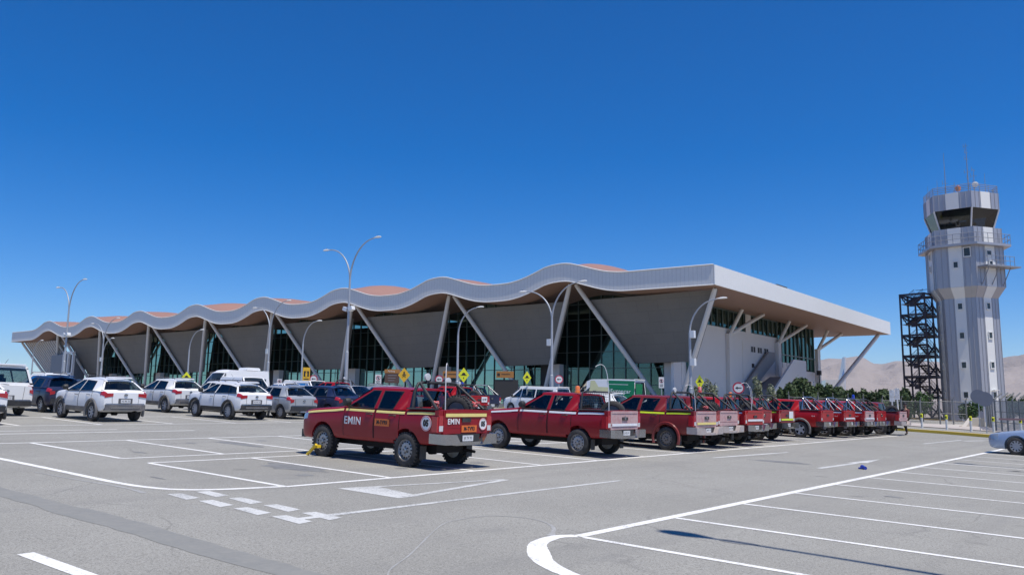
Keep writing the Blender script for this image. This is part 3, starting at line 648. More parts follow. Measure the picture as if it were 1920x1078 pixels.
# free-standing steel escape stair against the tower
SX_ = -rd*4.75+vd*1.0+Vector((TX, TY, 0))
FS = empty('steel_escape_stair', (SX_.x, SX_.y, -.9), TA-R(18), 'dark steel lattice escape stair standing against the left side of the control tower', 'fire stair')
m_st = plain('dark_steel', (.032, .028, .042), .5, var=.2)
q = MB(); W_, D_, H_ = 1.35, 2.2, 14.3
P4 = [(-D_, -W_), (D_, -W_), (D_, W_), (-D_, W_)]
for x, y in P4+[(0, -W_), (0, W_)]: q.box((x, y, H_/2), (.16, .16, H_))
fr_ = q.build('frame', m_st, FS)
q = MB(); LV = 6
for l in range(LV+1):
    z = .2+l*(H_-.3)/LV
    for i in range(4): a, c = P4[i], P4[(i+1) % 4]; q.box(((a[0]+c[0])/2, (a[1]+c[1])/2, z), (abs(a[0]-c[0])+.1, abs(a[1]-c[1])+.1, .2))
    if l < LV:
        z2 = z+(H_-.3)/LV
        for s_ in (-1, 1):
            q.tube([(-D_*s_, -W_, z), (0, -W_, (z+z2)/2), (D_*s_, -W_, z)], .1, 5); q.tube([(-D_, -W_*s_, z2), (-D_, 0, (z+z2)/2), (-D_, W_*s_, z2)], .1, 5); q.tube([(-D_*s_, W_, z2), (0, W_, (z+z2)/2), (D_*s_, W_, z2)], .07, 5)
        q.box((-D_, 0, (z+z2)/2), (.1, .5, .5)); q.box((0, -W_, (z+z2)/2), (.5, .1, .5))
q.build('bracing', m_st, FS)
for l in range(2*LV):
    z = .3+l*(H_-.3)/LV/2; dz = (H_-.3)/LV/2; s_ = 1 if l % 2 else -1; yb = .62*s_; q = MB()
    for i in range(7): q.box((s_*(-1.3+2.6*i/6), yb, z+dz*(i+.5)/7), (.44, 1.05, .09))
    for e in (-.5, .5):
        q.tube([(s_*-1.4, yb+e, z), (s_*1.4, yb+e, z+dz)], .12, 4); 
        for hh in (.45, .9): q.tube([(s_*-1.4, yb+e, z+hh), (s_*1.4, yb+e, z+dz+hh)], .03, 4)
        for i in range(8): x = s_*(-1.4+2.8*i/7); q.tube([(x, yb+e, z+dz*i/7), (x, yb+e, z+dz*i/7+.9)], .02, 4)
    q.box((s_*1.75, 0, z+dz), (.8, 2.5, .06)); 
    for hh in (.45, .9): q.tube([(s_*2.1, -1.2, z+dz+hh), (s_*2.1, 1.2, z+dz+hh)], .03, 4)
    q.build('stair_flight', m_st, FS)
#--PART3--
# ------------------------------------------------------------------ vehicles
m_rub = plain('tyre_rubber', (.035, .034, .034), .85, var=.3, dust=(.10, .09, .08), dscale=6, dlim=(.45, .8))
m_steel = plain('steel_rim_silver', (.42, .43, .45), .4, metal=.5, dust=(.3, .26, .22), dscale=4)
m_steeld = plain('dusty_steel_rim', (.20, .19, .18), .6, metal=.2, dust=(.26, .21, .18), dscale=4)
m_alloy = plain('alloy_rim', (.42, .42, .43), .4, metal=.15)
m_blk = plain('black_plastic', (.03, .03, .031), .55, dust=(.10, .09, .08), dscale=3, dlim=(.5, .9))
m_grey = plain('grey_plastic', (.115, .115, .12), .5, dust=(.25, .22, .2))
m_under = plain('underbody_black', (.015, .015, .016), .9)
m_chr = plain('dull_chrome', (.40, .40, .41), .2, metal=.95, var=.15, dust=(.42, .38, .34), dscale=4, dlim=(.5, .85))
m_chrd = plain('dusty_bumper', (.50, .44, .41), .6, metal=.2, dust=(.42, .33, .30), dscale=5)
m_win = glassy('car_glass', (.75, .85, .84), .68)
m_seat = plain('seat_cloth', (.09, .09, .095), .9)
m_lampr = plain('tail_lamp_red', (.42, .02, .03), .18, coat=.8); m_lampw = plain('lamp_clear', (.62, .62, .62), .12, coat=.8)
m_headl = plain('head_lamp_glass', (.38, .42, .46), .08, metal=.3, coat=1.)
m_plate = plain('number_plate', (.70, .70, .70), .5); m_txtd = plain('lettering_black', (.02, .02, .02), .5)
m_ltw = plain('lettering_white', (.80, .80, .80), .5); m_or = plain('orange_board', (.75, .17, .03), .5)
m_sy = plain('stripe_pale_yellow', (.85, .70, .24), .4); m_sn = plain('stripe_neon_yellow', (.72, .86, .03), .4); m_sw = plain('stripe_white', (.80, .80, .82), .4)
m_dirt = plain('dust_coated_red_panel', (.50, .27, .27), .75, var=.1, dust=(.56, .42, .40), dscale=5, dlim=(.35, .65))
m_whip = plain('white_fibreglass', (.80, .80, .80), .4); m_red = plain('red_strap', (.65, .04, .03), .6, dust=(.7, .6, .6), dscale=20)
P_RED = {'maroon': paint('maroon_paint', (.285, .007, .016), .04, coat=.15), 'bright': paint('bright_red_paint', (.42, .009, .012), .03, coat=.2), 'dusty': paint('dusty_maroon_paint', (.21, .015, .02), .22, coat=.1)}
P_WHITE = paint('white_paint', (.86, .86, .855), .04); P_PEARL = paint('pearl_white_paint', (.82, .815, .79), .05); P_NAVY = paint('navy_paint', (.012, .022, .065), .12)
P_SILV = paint('silver_paint', (.46, .48, .50), .12, .35); P_SBLUE = paint('silver_blue_paint', (.36, .46, .62), .10, .3); P_DARK = paint('dark_grey_paint', (.04, .045, .055), .15)
P_GREEN = paint('rental_green_paint', (.01, .20, .08), .08); P_CREAM = paint('pale_yellow_paint', (.70, .68, .38), .1)

RING = [(0, 0), (.80, 0), (.93, .035), (.972, .12), (.99, .26), (1, .42), (1, .56), (.993, .68), (.978, .79), (.958, .89), (.93, .955), (.885, .99), (.80, 1.004), (.45, 1.018), (0, 1.025)]
def body_ring(tab, y, ring=RING):
    zb, zt, hw = cr(tab, y)[:3]; H = zt-zb
    return [(hw*a, zb+H*c) for a, c in ring]
def dense(a, c, s):
    return lin(a, c, s)
CUTS = {}
def loft(tab, ring=RING, step=.13):
    ya, yb = tab[0][0], tab[-1][0]; ys = sorted(set([round(v, 4) for v in dense(min(ya, yb), max(ya, yb), step)]+[t[0] for t in tab]))
    out = [ys[0]]
    for y in ys[1:]:
        if y-out[-1] > .02: out.append(y)
    V = []; n = len(ring); m = 2*n-2
    for y in out:
        rg = body_ring(tab, y, ring); V += [(x, y, z) for x, z in rg]+[(-x, y, z) for x, z in rg[-2:0:-1]]
    Fc = [(i*m+k, i*m+(k+1) % m, (i+1)*m+(k+1) % m, (i+1)*m+k) for i in range(len(out)-1) for k in range(m)]
    Fc += [tuple(range(m)), tuple(range((len(out)-1)*m+m-1, (len(out)-1)*m-1, -1))]
    return V, Fc
def boolean(me, cutter):
    """subtract cutter (mesh builder) from a mesh; cut faces take the second material"""
    o = bpy.data.objects.new('cutting', me); C.objects.link(o)
    cm = cutter.build('cutter', [m_under, m_under]); cm.data.polygons.foreach_set('material_index', [1]*len(cm.data.polygons))
    md = o.modifiers.new('cut', 'BOOLEAN'); md.object = cm; md.operation = 'DIFFERENCE'; md.solver = 'EXACT'; md.material_mode = 'INDEX'
    dg = bpy.context.evaluated_depsgraph_get(); r = bpy.data.meshes.new_from_object(o.evaluated_get(dg))
    bpy.data.objects.remove(o); bpy.data.objects.remove(cm); return r
def wheel(parent, x, y, r, wd, kind='steel', mat=None, name='wheel', knob=False, rz=0, ry=0):
    s = 1 if x > 0 else -1; q = MB(); w2 = wd/2; ri = r*.62
    q.lathe([(ri, -w2*.85), (ri*1.08, -w2), (r*.90, -w2), (r*.975, -w2*.82), (r, -w2*.55), (r, w2*.55), (r*.975, w2*.82), (r*.90, w2), (ri*1.08, w2), (ri, w2*.85)], axis='X', n=36, closed=True)
    if knob:
        for k in range(30):
            for xx in (-.62, .62):
                a = 2*pi*(k+(.5 if xx > 0 else 0))/30; q.box((xx*w2, cos(a)*r*.99, sin(a)*r*.99), (w2*.6, .045, .05), 0, 0, a-pi/2)
    t = q.build(name, m_rub, parent, smooth=40); t.location = (x, y, r if name == 'wheel' else 0); t.rotation_euler = (0, ry, rz)
    q = MB(); mat = mat or {'steel': m_steel, 'steeld': m_steeld}.get(kind, m_alloy)
    e = s*w2*.72
    if kind in ('steel', 'steeld'):
        q.lathe([(ri, -s*w2*.8), (ri*1.04, e*1.2), (ri*1.0, e*1.15), (ri*.92, e*.6), (ri*.80, e*.75), (ri*.62, e*.95), (ri*.42, e*.8), (ri*.2, e*.85), (ri*.16, e*1.15), (.02, e*1.2)], axis='X', n=32)
        rim = q.build('rim', mat, t, smooth=40); q = MB()
        for k in range(14): a = 2*pi*k/14; q.box((e*.9, cos(a)*ri*.76, sin(a)*ri*.76), (abs(e)*.25, ri*.11, ri*.11), 0, 0, a)
        for k in range(5): a = 2*pi*k/5; q.box((e*.95, cos(a)*ri*.3, sin(a)*ri*.3), (abs(e)*.3, ri*.09, ri*.09))
        q.build('hole', m_under, rim)
    else:
        q.lathe([(ri, -s*w2*.8), (ri*1.04, e*1.2), (ri*.97, e*1.15), (ri*.94, e*.2), (ri*.3, e*.1), (.02, e*.1)], axis='X', n=32); n = {'alloy5': 5, 'alloy10': 10}.get(kind, 7)
        bk = q.build('rim', m_under if kind != 'alloy7' else m_blk, t, smooth=40); q = MB()
        for k in range(n):
            a = 2*pi*k/n; c, d = cos(a), sin(a); wv = .16*ri if n > 6 else .24*ri; wo = wv*.8
            q.add([(e*.95, c*ri*.15-d*wv, d*ri*.15+c*wv), (e*.95, c*ri*.15+d*wv, d*ri*.15-c*wv), (e*1.1, c*ri*.98+d*wo, d*ri*.98-c*wo), (e*1.1, c*ri*.98-d*wo, d*ri*.98+c*wo),
                   (e*.4, c*ri*.15-d*wv, d*ri*.15+c*wv), (e*.4, c*ri*.15+d*wv, d*ri*.15-c*wv), (e*.6, c*ri*.98+d*wo, d*ri*.98-c*wo), (e*.6, c*ri*.98-d*wo, d*ri*.98+c*wo)],
                  [(0, 1, 2, 3), (4, 5, 6, 7), (0, 1, 5, 4), (1, 2, 6, 5), (2, 3, 7, 6), (3, 0, 4, 7)])
        q.lathe([(ri*.26, e*.3), (ri*.24, e*1.05), (.02, e*1.1)], axis='X', n=14); q.lathe([(ri*1.05, e*1.0), (ri*1.05, e*1.2), (ri*.95, e*1.2), (ri*.94, e*1.0)], axis='X', n=32, closed=True)
        q.build('spoke', mat, bk)
    return t
def x_at(tab, y, fz):
    zb, zt, hw = cr(tab, y)[:3]
    for (a0, c0), (a1, c1) in zip(RING, RING[1:]):
        if c0 <= fz <= c1 and c1 > c0: return hw*(a0+(a1-a0)*(fz-c0)/(c1-c0)), zb+(zt-zb)*fz
    return hw, zt
def surf_patch(tab, y0, y1, k0, k1, off, side, ring=RING, step=.1, clip=None, th=.0):
    """piece of the body surface between two stations and two ring heights, lifted by off"""
    q = MB(); ys = dense(y0, y1, step); ks = list(range(k0, k1+1)); V = []
    for y in ys:
        rg = body_ring(tab, y, ring)
        for k in ks: x, z = rg[k]; V.append((side*(x+off), y, z))
    m = len(ks); nV = len(V); fs = []
    for i in range(len(ys)-1):
        for j in range(m-1):
            f = (i*m+j, (i+1)*m+j, (i+1)*m+j+1, i*m+j+1)
            if clip:
                cy = sum(V[k][1] for k in f)/4; cz = sum(V[k][2] for k in f)/4
                if any((cy-a_)**2+(cz-b_)**2 < c_*c_ for a_, b_, c_ in clip): continue
            fs.append(f)
    q.add(V, fs)
    if clip: return q
    # turned edge
    V2 = [(v[0]-side*(off+.012), v[1], v[2]) for v in V]; ed = [i*m for i in range(len(ys))]+[(len(ys)-1)*m+j for j in range(1, m)]+[i*m+m-1 for i in range(len(ys)-2, -1, -1)]+[j for j in range(m-2, 0, -1)]
    o = len(q.v); q.v += V2
    for i in range(len(ed)): a, c = ed[i], ed[(i+1) % len(ed)]; q.f.append([a, c, c+nV, a+nV]); q.mi.append(0)
    return q
def vehicle(kind, S, body, label, cat, group=None, wheels='steel', wheel_mat=None, trim=None, extras=None, knob=False, name=None):
    """S: dims.  Everything local: +Y ahead, wheels on z = 0"""
    root = empty(name or S['name'], (0, 0, 0), 0, label, cat, group)
    tab = S['tab']; trim = trim or body; wa, wb = S['ax']; r = S['r']; HW = S['hw']
    key = (S['name'],)
    if key not in CUTS:
        V, Fc = loft(tab); me = bpy.data.meshes.new('body'); me.from_pydata(V, [], Fc)
        b_ = bmesh.new(); b_.from_mesh(me); bmesh.ops.recalc_face_normals(b_, faces=b_.faces); b_.to_mesh(me); b_.free()
        me.materials.append(body); me.materials.append(m_under)
        q = MB(); ra = r*S.get('arch', 1.2)
        for yy_ in (wa, wb):
            for s_ in (-1, 1):
                q.lathe([(ra, s_*(HW-.34)), (ra, s_*(HW+.2))], (0, yy_, r*1.04), 'X', 28)
        if 'bed' in S: a_, c_, zf_ = S['bed']; q.bb((-HW+.13, a_, zf_), (HW-.13, c_, 2.2))
        CUTS[key] = boolean(me, q); smooth_by(CUTS[key], 38)
    me = CUTS[key].copy(); me.materials.clear(); me.materials.append(body); me.materials.append(m_under)
    bo = bpy.data.objects.new('body', me); C.objects.link(bo); bo.parent = root
    # cabin: columns (y at belt, y at window top, kind of the bay behind it)
    cab = S['cab']; zr = S['roof']; zw = zr-S.get('cant', .10); hwt = S['hwt']; hwb = S.get('hwb', HW*.945)
    def zbelt(y): t = cr(tab, y); return t[0]+(t[1]-t[0])*.97
    def B(c, s_): return Vector((s_*hwb, c[0], zbelt(c[0])))
    def T(c, s_): return Vector((s_*hwt, c[1], zw-(c[3] if len(c) > 3 else 0)))
    def Rf(c, s_): dr = c[3] if len(c) > 3 else 0; return Vector((s_*(hwt-.055), c[1]+(.04 if c is cab[-1] else 0), zr-.035-dr*.9))
    q = MB(); wins = []
    for s_ in (-1, 1):
        for a, c in zip(cab, cab[1:]):
            if a[2] == 'b': q.quad(B(a, s_), B(c, s_), T(c, s_), T(a, s_))
            else: wins.append((a, c, s_))
            q.quad(T(a, s_), T(c, s_), Rf(c, s_), Rf(a, s_))
    # roof skin
    NR = 6
    rows = []
    for i, c in enumerate(cab):
        a, d = Rf(c, -1), Rf(c, 1); row = []
        for j in range(NR+1):
            t = j/NR; p = a.lerp(d, t); p.z += .035*(1-(2*t-1)**2); p.y += (.07*(1-(2*t-1)**2) if i == 0 else (-.04*(1-(2*t-1)**2) if i == len(cab)-1 else 0)); row.append(p)
        rows.append(row)
    for a, c in zip(rows, rows[1:]):
        for j in range(NR): q.quad(a[j], a[j+1], c[j+1], c[j])
    def front(c, y_bow, z_drop, fr_, nm, mat):
        N = 8; Bm = []; Tm = []; c0 = B(c, -1); c1 = B(c, 1); t0, t1 = Rf(c, -1), Rf(c, 1)
        for j in range(N+1):
            t = j/N; k = 1-(2*t-1)**2; p = c0.lerp(c1, t); p.y += y_bow*k; p.z = zbelt(min(max(p.y, tab[-1][0]), tab[0][0]))-.0+.02*k; Bm.append(p)
            p = t0.lerp(t1, t); p.z += .035*k; p.y += (.07 if y_bow > 0 else -.04)*k; Tm.append(p)
        g_ = MB(); e = fr_
        for j in range(N):
            b0, b1, u0_, u1_ = Bm[j], Bm[j+1], Tm[j], Tm[j+1]; lo, hi = e, 1-e*.8
            ts = [(b0, u0_), (b1, u1_)]
            q.quad(b0, b1, b1.lerp(u1_, lo), b0.lerp(u0_, lo)); q.quad(b0.lerp(u0_, hi), b1.lerp(u1_, hi), u1_, u0_)
            if j in (0, N-1):
                f0 = .45 if j == 0 else 0; f1 = 1 if j == 0 else .55
                A0, A1, A2, A3 = b0.lerp(u0_, lo), b1.lerp(u1_, lo), b1.lerp(u1_, hi), b0.lerp(u0_, hi)
                if j == 0: q.quad(A0, A0.lerp(A1, .45), A3.lerp(A2, .45), A3); g_.quad(A0.lerp(A1, .45), A1, A2, A3.lerp(A2, .45))
                else: q.quad(A0.lerp(A1, .55), A1, A2, A3.lerp(A2, .55)); g_.quad(A0, A0.lerp(A1, .55), A3.lerp(A2, .55), A3)
            else: g_.quad(b0.lerp(u0_, lo), b1.lerp(u1_, lo), b1.lerp(u1_, hi), b0.lerp(u0_, hi))
        g_.build(nm, mat, root, smooth=60)
    front(cab[0], S.get('bow', .16), 0, .05, 'windscreen', m_win)
    front(cab[-1], -S.get('rbow', .04), 0, S.get('rfr', .10), 'rear_window', m_win)
    cbm = q.build('cabin_shell', [S.get('roofmat') or body], root, smooth=30)
    for a, c, s_ in wins:
        g_ = MB(); p = [B(a, s_), B(c, s_), T(c, s_), T(a, s_)]; cn = sum(p, Vector())/4; ins = [v.lerp(cn, .0) for v in p]
        g_.quad(*ins); wobj = g_.build('window', m_win, root, fix=False)
        f_ = MB(); w_ = .022; loop = p+[p[0]]
        for u_, v_ in zip(loop, loop[1:]): f_.tube([u_, v_], w_*.5, 4)
        f_.build('frame', S.get('frmat') or m_blk, wobj)
    # interior
    q = MB(); yb0, yb1 = cab[0][0], cab[-1][0]; zb_ = zbelt(yb0)
    q.bb((-hwb+.06, yb1+.12, zb_-.12), (hwb-.06, yb0-.1, zb_+.02))
    for row in S.get('seats', (wa-1.55, wa-2.45)):
        for x in (-.38, .38): q.box((x, row, zb_+.08), (.46, .14, .42), 0, 0, R(-12)); q.box((x, row-.06, zb_+.36), (.24, .1, .17))
    q.box((0, yb0-.35, zb_+.06), (hwb*1.7, .35, .08)); q.lathe([(.17, 0), (.19, .02), (.17, .04)], (-.38, yb0-.62, zb_+.05), 'Z', 12); q.build('interior', m_seat, root)
    # doors with seams and handles
    for s_ in (-1, 1):
        for (y0, y1, hy) in S['doors']:
            cp = [(yy_, r*1.04, r*S.get('arch', 1.2)+.035) for yy_ in (wa, wb)]; d_ = surf_patch(tab, y0+.012, y1-.012, 3, 10, .006, s_, step=.06 if S['name'] != 'pickup_truck' else .1, clip=None if S['name'] == 'pickup_truck' else cp).build('door', body, root, smooth=45)
            g_ = surf_patch(tab, y0-.008, y0+.008, 3, 10, .008, s_, clip=cp).build('seam', m_under, d_)
            g_ = surf_patch(tab, y1-.008, y1+.008, 3, 10, .008, s_, clip=cp).build('seam', m_under, d_)
            if hy is not None:
                zz = zbelt(hy)-.14; x_ = s_*(HW*.985+.02); g_ = MB(); g_.tube([(x_-s_*.03, hy-.11, zz), (x_+s_*.012, hy-.08, zz+.005), (x_+s_*.012, hy+.08, zz+.005), (x_-s_*.03, hy+.11, zz)], .016, 6); g_.build('handle', S.get('hmat') or body, d_)
        # mirror
        g_ = MB(); my = cab[0][0]-.28; mz = zbelt(my)+.10; g_.tube([(s_*(hwb-.02), my+.02, mz-.1), (s_*(hwb+.10), my+.02, mz-.04)], .03, 6)
        g_.lathe([(.02, -.10), (.085, -.08), (.11, 0), (.105, .06), (.02, .08)], (s_*(HW+.08), my, mz+.02), 'X', 10); g_.build('mirror', S.get('mmat') or m_blk, root, smooth=50)
        # wheel-arch trim
        if S.get('archtrim'):
            for yy_ in (wa, wb):
                g_ = MB(); ra = r*S.get('arch', 1.2)+.03; P = [(s_*(HW-.012), yy_+cos(a)*ra, r*1.04+sin(a)*ra) for a in [R(-22+i*224/18) for i in range(19)]]
                g_.tube(P, .055, 6); g_.build('wheel_arch_trim', S['archtrim'], root, smooth=50)
        if S.get('cladding'):
            surf_patch(tab, wb+.5, wa-.5, 2, 4, .012, s_).build('sill_cladding', S['cladding'], root)
        # lamps
        for (y0, y1, k0, k1, mt, nm) in S['lamps']:
            surf_patch(tab, y0, y1, k0, k1, .010, s_, step=.04).build(nm, mt, root, smooth=50)
        if S.get('mudflap'):
            g_ = MB(); g_.bb((s_*(HW-.24), wb-r*1.25, .2), (s_*(HW-.04), wb-r*1.22, .5)); g_.build('mud_flap', m_blk, root)
    for yy_ in (wa, wb):
        for x_ in (-1, 1): wheel(root, x_*(HW-.125), yy_, r, S.get('tw', .22), wheels, wheel_mat, knob=knob)
    q = MB(); q.bb((-HW+.48, tab[-1][0]+.45, .33), (HW-.48, tab[0][0]-.45, .52)); q.tube([(-HW+.3, wb, r), (HW-.3, wb, r)], .07, 8); q.tube([(-HW+.3, wa, r), (HW-.3, wa, r)], .05, 8); q.lathe([(.02, -.14), (.14, -.08), (.14, .08), (.02, .14)], (0, wb, r), 'X', 10)
    q.tube([(.35, wb+.6, .36), (.42, wb, .42), (.5, tab[-1][0]+.1, .36)], .035, 8); q.build('chassis', m_under, root)
    if extras: extras(root, S, body, zbelt)
    return root
def rear_plate(root, y, z, x=0, txt=None):
    q = MB(); q.box((x, y, z), (.36, .012, .13)); p = q.build('number_plate', m_plate, root)
    if txt: lettering('lettering', txt, .085, m_txtd, p, Matrix.Translation((x, y-.008, z)) @ FACE_NY, .001, squeeze=.8)
def quadpart(root, name, mat, *quads, th=.012):
    q = MB()
    for k in quads: q.slab(k, th)
    return q.build(name, mat, root)

PICK = dict(name='pickup_truck', hw=.925, ax=(1.54, -1.54), r=.385, tw=.25, arch=1.22, roof=1.80, cant=.105, hwt=.70, hwb=.875, bow=.2, rbow=0, rfr=.12,
    tab=[(2.60, .56, .88, .60), (2.54, .46, 1.02, .76), (2.40, .42, 1.11, .86), (2.05, .42, 1.17, .915), (1.54, .46, 1.215, .925), (1.1, .48, 1.25, .925), (.8, .48, 1.285, .925), (.5, .48, 1.295, .925), (-1.3, .49, 1.30, .925), (-2.0, .52, 1.325, .925), (-2.45, .56, 1.33, .915), (-2.56, .60, 1.325, .89)],
    cab=[(.80, -.02, 'b'), (.62, -.12, 'w'), (-.34, -.40, 'b'), (-.48, -.52, 'w'), (-1.02, -1.20, 'b'), (-1.47, -1.40, 'b', .015)],
    doors=[(-.40, .72, -.22), (-1.30, -.43, -1.05)], bed=(-2.50, -1.52, .78), seats=(-.1, -1.05),
    lamps=[(2.22, 2.56, 7, 9, m_headl, 'headlight')], hmat=m_blk, mudflap=True)
def pick_extra(o):
    def f(root, S, body, zbelt):
        tab = S['tab']; HW = S['hw']; yr = tab[-1][0]; tg = m_dirt if o.get('dusty') else (o.get('tgmat') or body)
        q = MB(); q.bb((-.745, yr-.035, .80), (.745, yr+.02, 1.315)); q.bb((-.70, yr-.05, 1.26), (.70, yr-.03, 1.325)); t = q.build('tailgate', tg, root)
        b_ = t.data; 
        q = MB(); q.bb((-.15, yr-.062, 1.06), (.15, yr-.035, 1.15)); q.build('handle', m_blk, t)
        q = MB(); q.bb((-.735, yr-.04, .93), (.735, yr-.036, .94)); q.build('crease', body, t)
        for s_ in (-1, 1):
            q = MB(); q.bb((s_*.755, yr-.03, .84), (s_*.885, yr+.02, 1.20)); q.bb((s_*.87, yr-.01, .84), (s_*.935, yr+.16, 1.18)); L_ = q.build('tail_light', m_lampr, root)
            q = MB(); q.bb((s_*.757, yr-.036, .86), (s_*.88, yr-.028, .98)); q.build('reversing_light', m_lampw, L_)
            q = MB(); q.bb((s_*.755, yr-.02, 1.20), (s_*.90, yr+.1, 1.32)); q.build('corner_post', body, root)
            # bumper wings
            q = MB(); q.add([(s_*.94, yr+.22, .58), (s_*.96, yr-.18, .58), (s_*.86, yr-.25, .57), (s_*.36, yr-.26, .57), (s_*.94, yr+.22, .80), (s_*.96, yr-.18, .80), (s_*.86, yr-.25, .80), (s_*.52, yr-.26, .79), (s_*.36, yr-.1, .57), (s_*.5, yr-.1, .79), (s_*.86, yr+.1, .57), (s_*.86, yr+.1, .80)],
                [(0, 1, 5, 4), (1, 2, 6, 5), (2, 3, 7, 6), (3, 8, 9, 7), (4, 5, 6, 7, 9, 11), (0, 1, 2, 3, 8, 10)])
            q.build('rear_bumper', m_chrd if o.get('dusty') else o.get('bumper', m_chr), root, smooth=25)
        q = MB(); q.bb((-.5, yr-.22, .55), (.5, yr-.12, .625)); q.build('bumper_step', m_chrd if o.get('dusty') else m_chr, root)
        q = MB(); q.bb((-.42, yr-.1, .60), (.42, yr+.05, .79)); q.build('bumper_recess', m_blk, root); rear_plate(root, yr-.115, .70, 0, o.get('plate', 'JK TV 93'))
        # front: grille and bumper
        q = MB(); q.bb((-.5, 2.585, .74), (.5, 2.63, .95)); q.build('grille', m_blk, root); q = MB(); q.bb((-.72, 2.5, .42), (.72, 2.66, .62)); q.build('front_bumper', m_blk, root)
        # bed liner edge
        for s_ in (-1, 1):
            q = MB(); q.add([(s_*.80, -2.5, 1.335), (s_*.90, -2.5, 1.325), (s_*.90, -1.52, 1.31), (s_*.80, -1.52, 1.32), (s_*.80, -2.5, 1.36), (s_*.89, -2.5, 1.35), (s_*.89, -1.52, 1.335), (s_*.80, -1.52, 1.345)], [(0, 1, 2, 3), (4, 5, 6, 7), (0, 1, 5, 4), (1, 2, 6, 5), (2, 3, 7, 6), (3, 0, 4, 7)]); q.build('bed_rail_cap', m_blk, root)
        q = MB(); q.bb((-.78, -2.48, .785), (.78, -1.54, .80)); q.build('bed_floor', m_blk, root)
        st_ = o.get('stripe')
        if st_:
            for s_ in (-1, 1):
                for (y0, y1) in ((-2.52, -1.52), (-1.48, -.44), (-.40, .70), (.74, 2.28)):
                    q = MB(); V = []; ys = lin(y0+.02, y1-.02, .15)
                    for y in ys:
                        for fz in (.855, .89, .925): x_, z_ = x_at(tab, y, fz); V.append((s_*(x_+.010), y, z_))
                    q.add(V, [(3*i+k, 3*i+k+1, 3*i+k+4, 3*i+k+3) for i in range(len(ys)-1) for k in (0, 1)]); q.build('reflective_stripe', st_, root, fix=False)
        if o.get('tgstripe'):
            zs = o.get('tgz', 1.215); q = MB(); q.bb((-.70, yr-.056, zs-.035), (.70, yr-.05 if zs < 1.25 else yr-.052, zs+.04)); q.build('reflective_stripe', o['tgstripe'], t)
        rb = o.get('rollbar')
        m_bar = o.get('barmat', m_blk)
        if rb:
            q = MB(); zt = 1.93
            q.tube([(-.80, -1.62, 1.3), (-.76, -1.62, 1.72), (-.66, -1.62, 1.90), (-.52, -1.62, zt), (.52, -1.62, zt), (.66, -1.62, 1.90), (.76, -1.62, 1.72), (.80, -1.62, 1.3)], .036, 8)
            for s_ in (-1, 1):
                if rb == 'hoop': q.tube([(s_*.62, -1.66, 1.90), (s_*.80, -2.42, 1.34)], .036, 8)
                if rb == 'double': q.tube([(s_*.62, -1.66, 1.90), (s_*.80, -2.40, 1.34)], .036, 8); q.tube([(s_*.70, -1.66, 1.80), (s_*.82, -2.05, 1.33)], .03, 8)
            q.build('roll_bar', m_bar, root, smooth=50)
        if o.get('cage'):
            q = MB(); q.tube([(-.80, -1.56, 1.3), (-.74, -1.56, 1.80), (-.68, -1.56, 1.84), (.68, -1.56, 1.84), (.74, -1.56, 1.80), (.80, -1.56, 1.3)], .028, 6)
            for i in range(15): q.tube([(-.7+.1*i, -1.56, 1.32), (-.7+.1*i, -1.56, 1.83)], .007, 4, cap=False)
            for i in range(6): q.tube([(-.74, -1.56, 1.38+.08*i), (.74, -1.56, 1.38+.08*i)], .006, 4, cap=False)
            q.build('rear_window_guard', m_blk, root, smooth=50)
        sp_ = o.get('spare')
        if sp_: wheel(root, sp_[0], sp_[1], .385, .25, 'steeld', name='spare_wheel', knob=o.get('knob', False), rz=R(sp_[3])).location.z = sp_[2]
        if o.get('whip'):
            x, y, hgt, lean = o['whip']; q = MB(); P = [(x+lean*t**3*.55, y+.06*t+.1*t*t, 1.2+hgt*sin(min(1.9, t*1.9))*1.0) for t in [i/16 for i in range(17)]]
            q.tube(P, [.014-.007*i/16 for i in range(17)], 5); q.build('whip_flag_pole', m_whip, root, smooth=60)
        if o.get('beacon'):
            x, y, z = o['beacon'][:3]; q = MB(); q.lathe([(.09, 0), (.09, .05), (.075, .055), (.075, .17), (.05, .21), (.01, .22)], (x, y, z), 'Z', 14); q.build('beacon', o['beacon'][3], root, smooth=40)
        if o.get('lamps'):
            for (x, y, z) in o['lamps']:
                q = MB(); q.lathe([(.02, -.05), (.075, -.03), (.09, .03), (.085, .04), (.02, .045)], (0, 0, 0), 'X', 14); L_ = q.build('work_lamp', m_lampw, root, smooth=50); L_.location = (x, y, z); L_.rotation_euler = (0, 0, R(-90))
                q = MB(); q.tube([(x, y, 1.90), (x, y, z)], .03, 6); q.build('lamp_bracket', m_blk, root)
        for s_ in o.get('straps', ()):
            x, y, z = s_; q = MB()
            for i in range(7): q.tube([(x+random.uniform(-.06, .06), y+random.uniform(-.1, .1), z+random.uniform(-.08, .05)) for k in range(4)], .03, 5)
            q.build('red_strap', m_red, root, smooth=60)
        if o.get('more'): o['more'](root, t, yr)
    return f
def truck(x, y, paint_, label, **o):
    v = vehicle('pickup', o.get('S', PICK), paint_, label, 'pickup truck', 'company pickups parked in a row' if o.get('row', 1) else o.get('grp'), o.get('wheels', 'steel'), extras=pick_extra(o), knob=o.get('knobtyres', False))
    v.scale = (.985, .955, .985); put(v, x, y, R(o.get('rot', 0))); return v
def decal_side(root, s_, txt, y, z, size, mat, x=.932, sq=.9, bold=.012, board=None, bw=0, bh=0):
    o_ = None
    if board:
        q = MB(); q.bb((-x-.006, y-bw/2, z-bh/2), (-x, y+bw/2, z+bh/2)); o_ = q.build('number_board', board, root)
    return lettering('lettering', txt, size, mat, o_ or root, Matrix.Translation((-x-.010, y, z)) @ FACE_NX, .002, squeeze=sq, bold=bold)
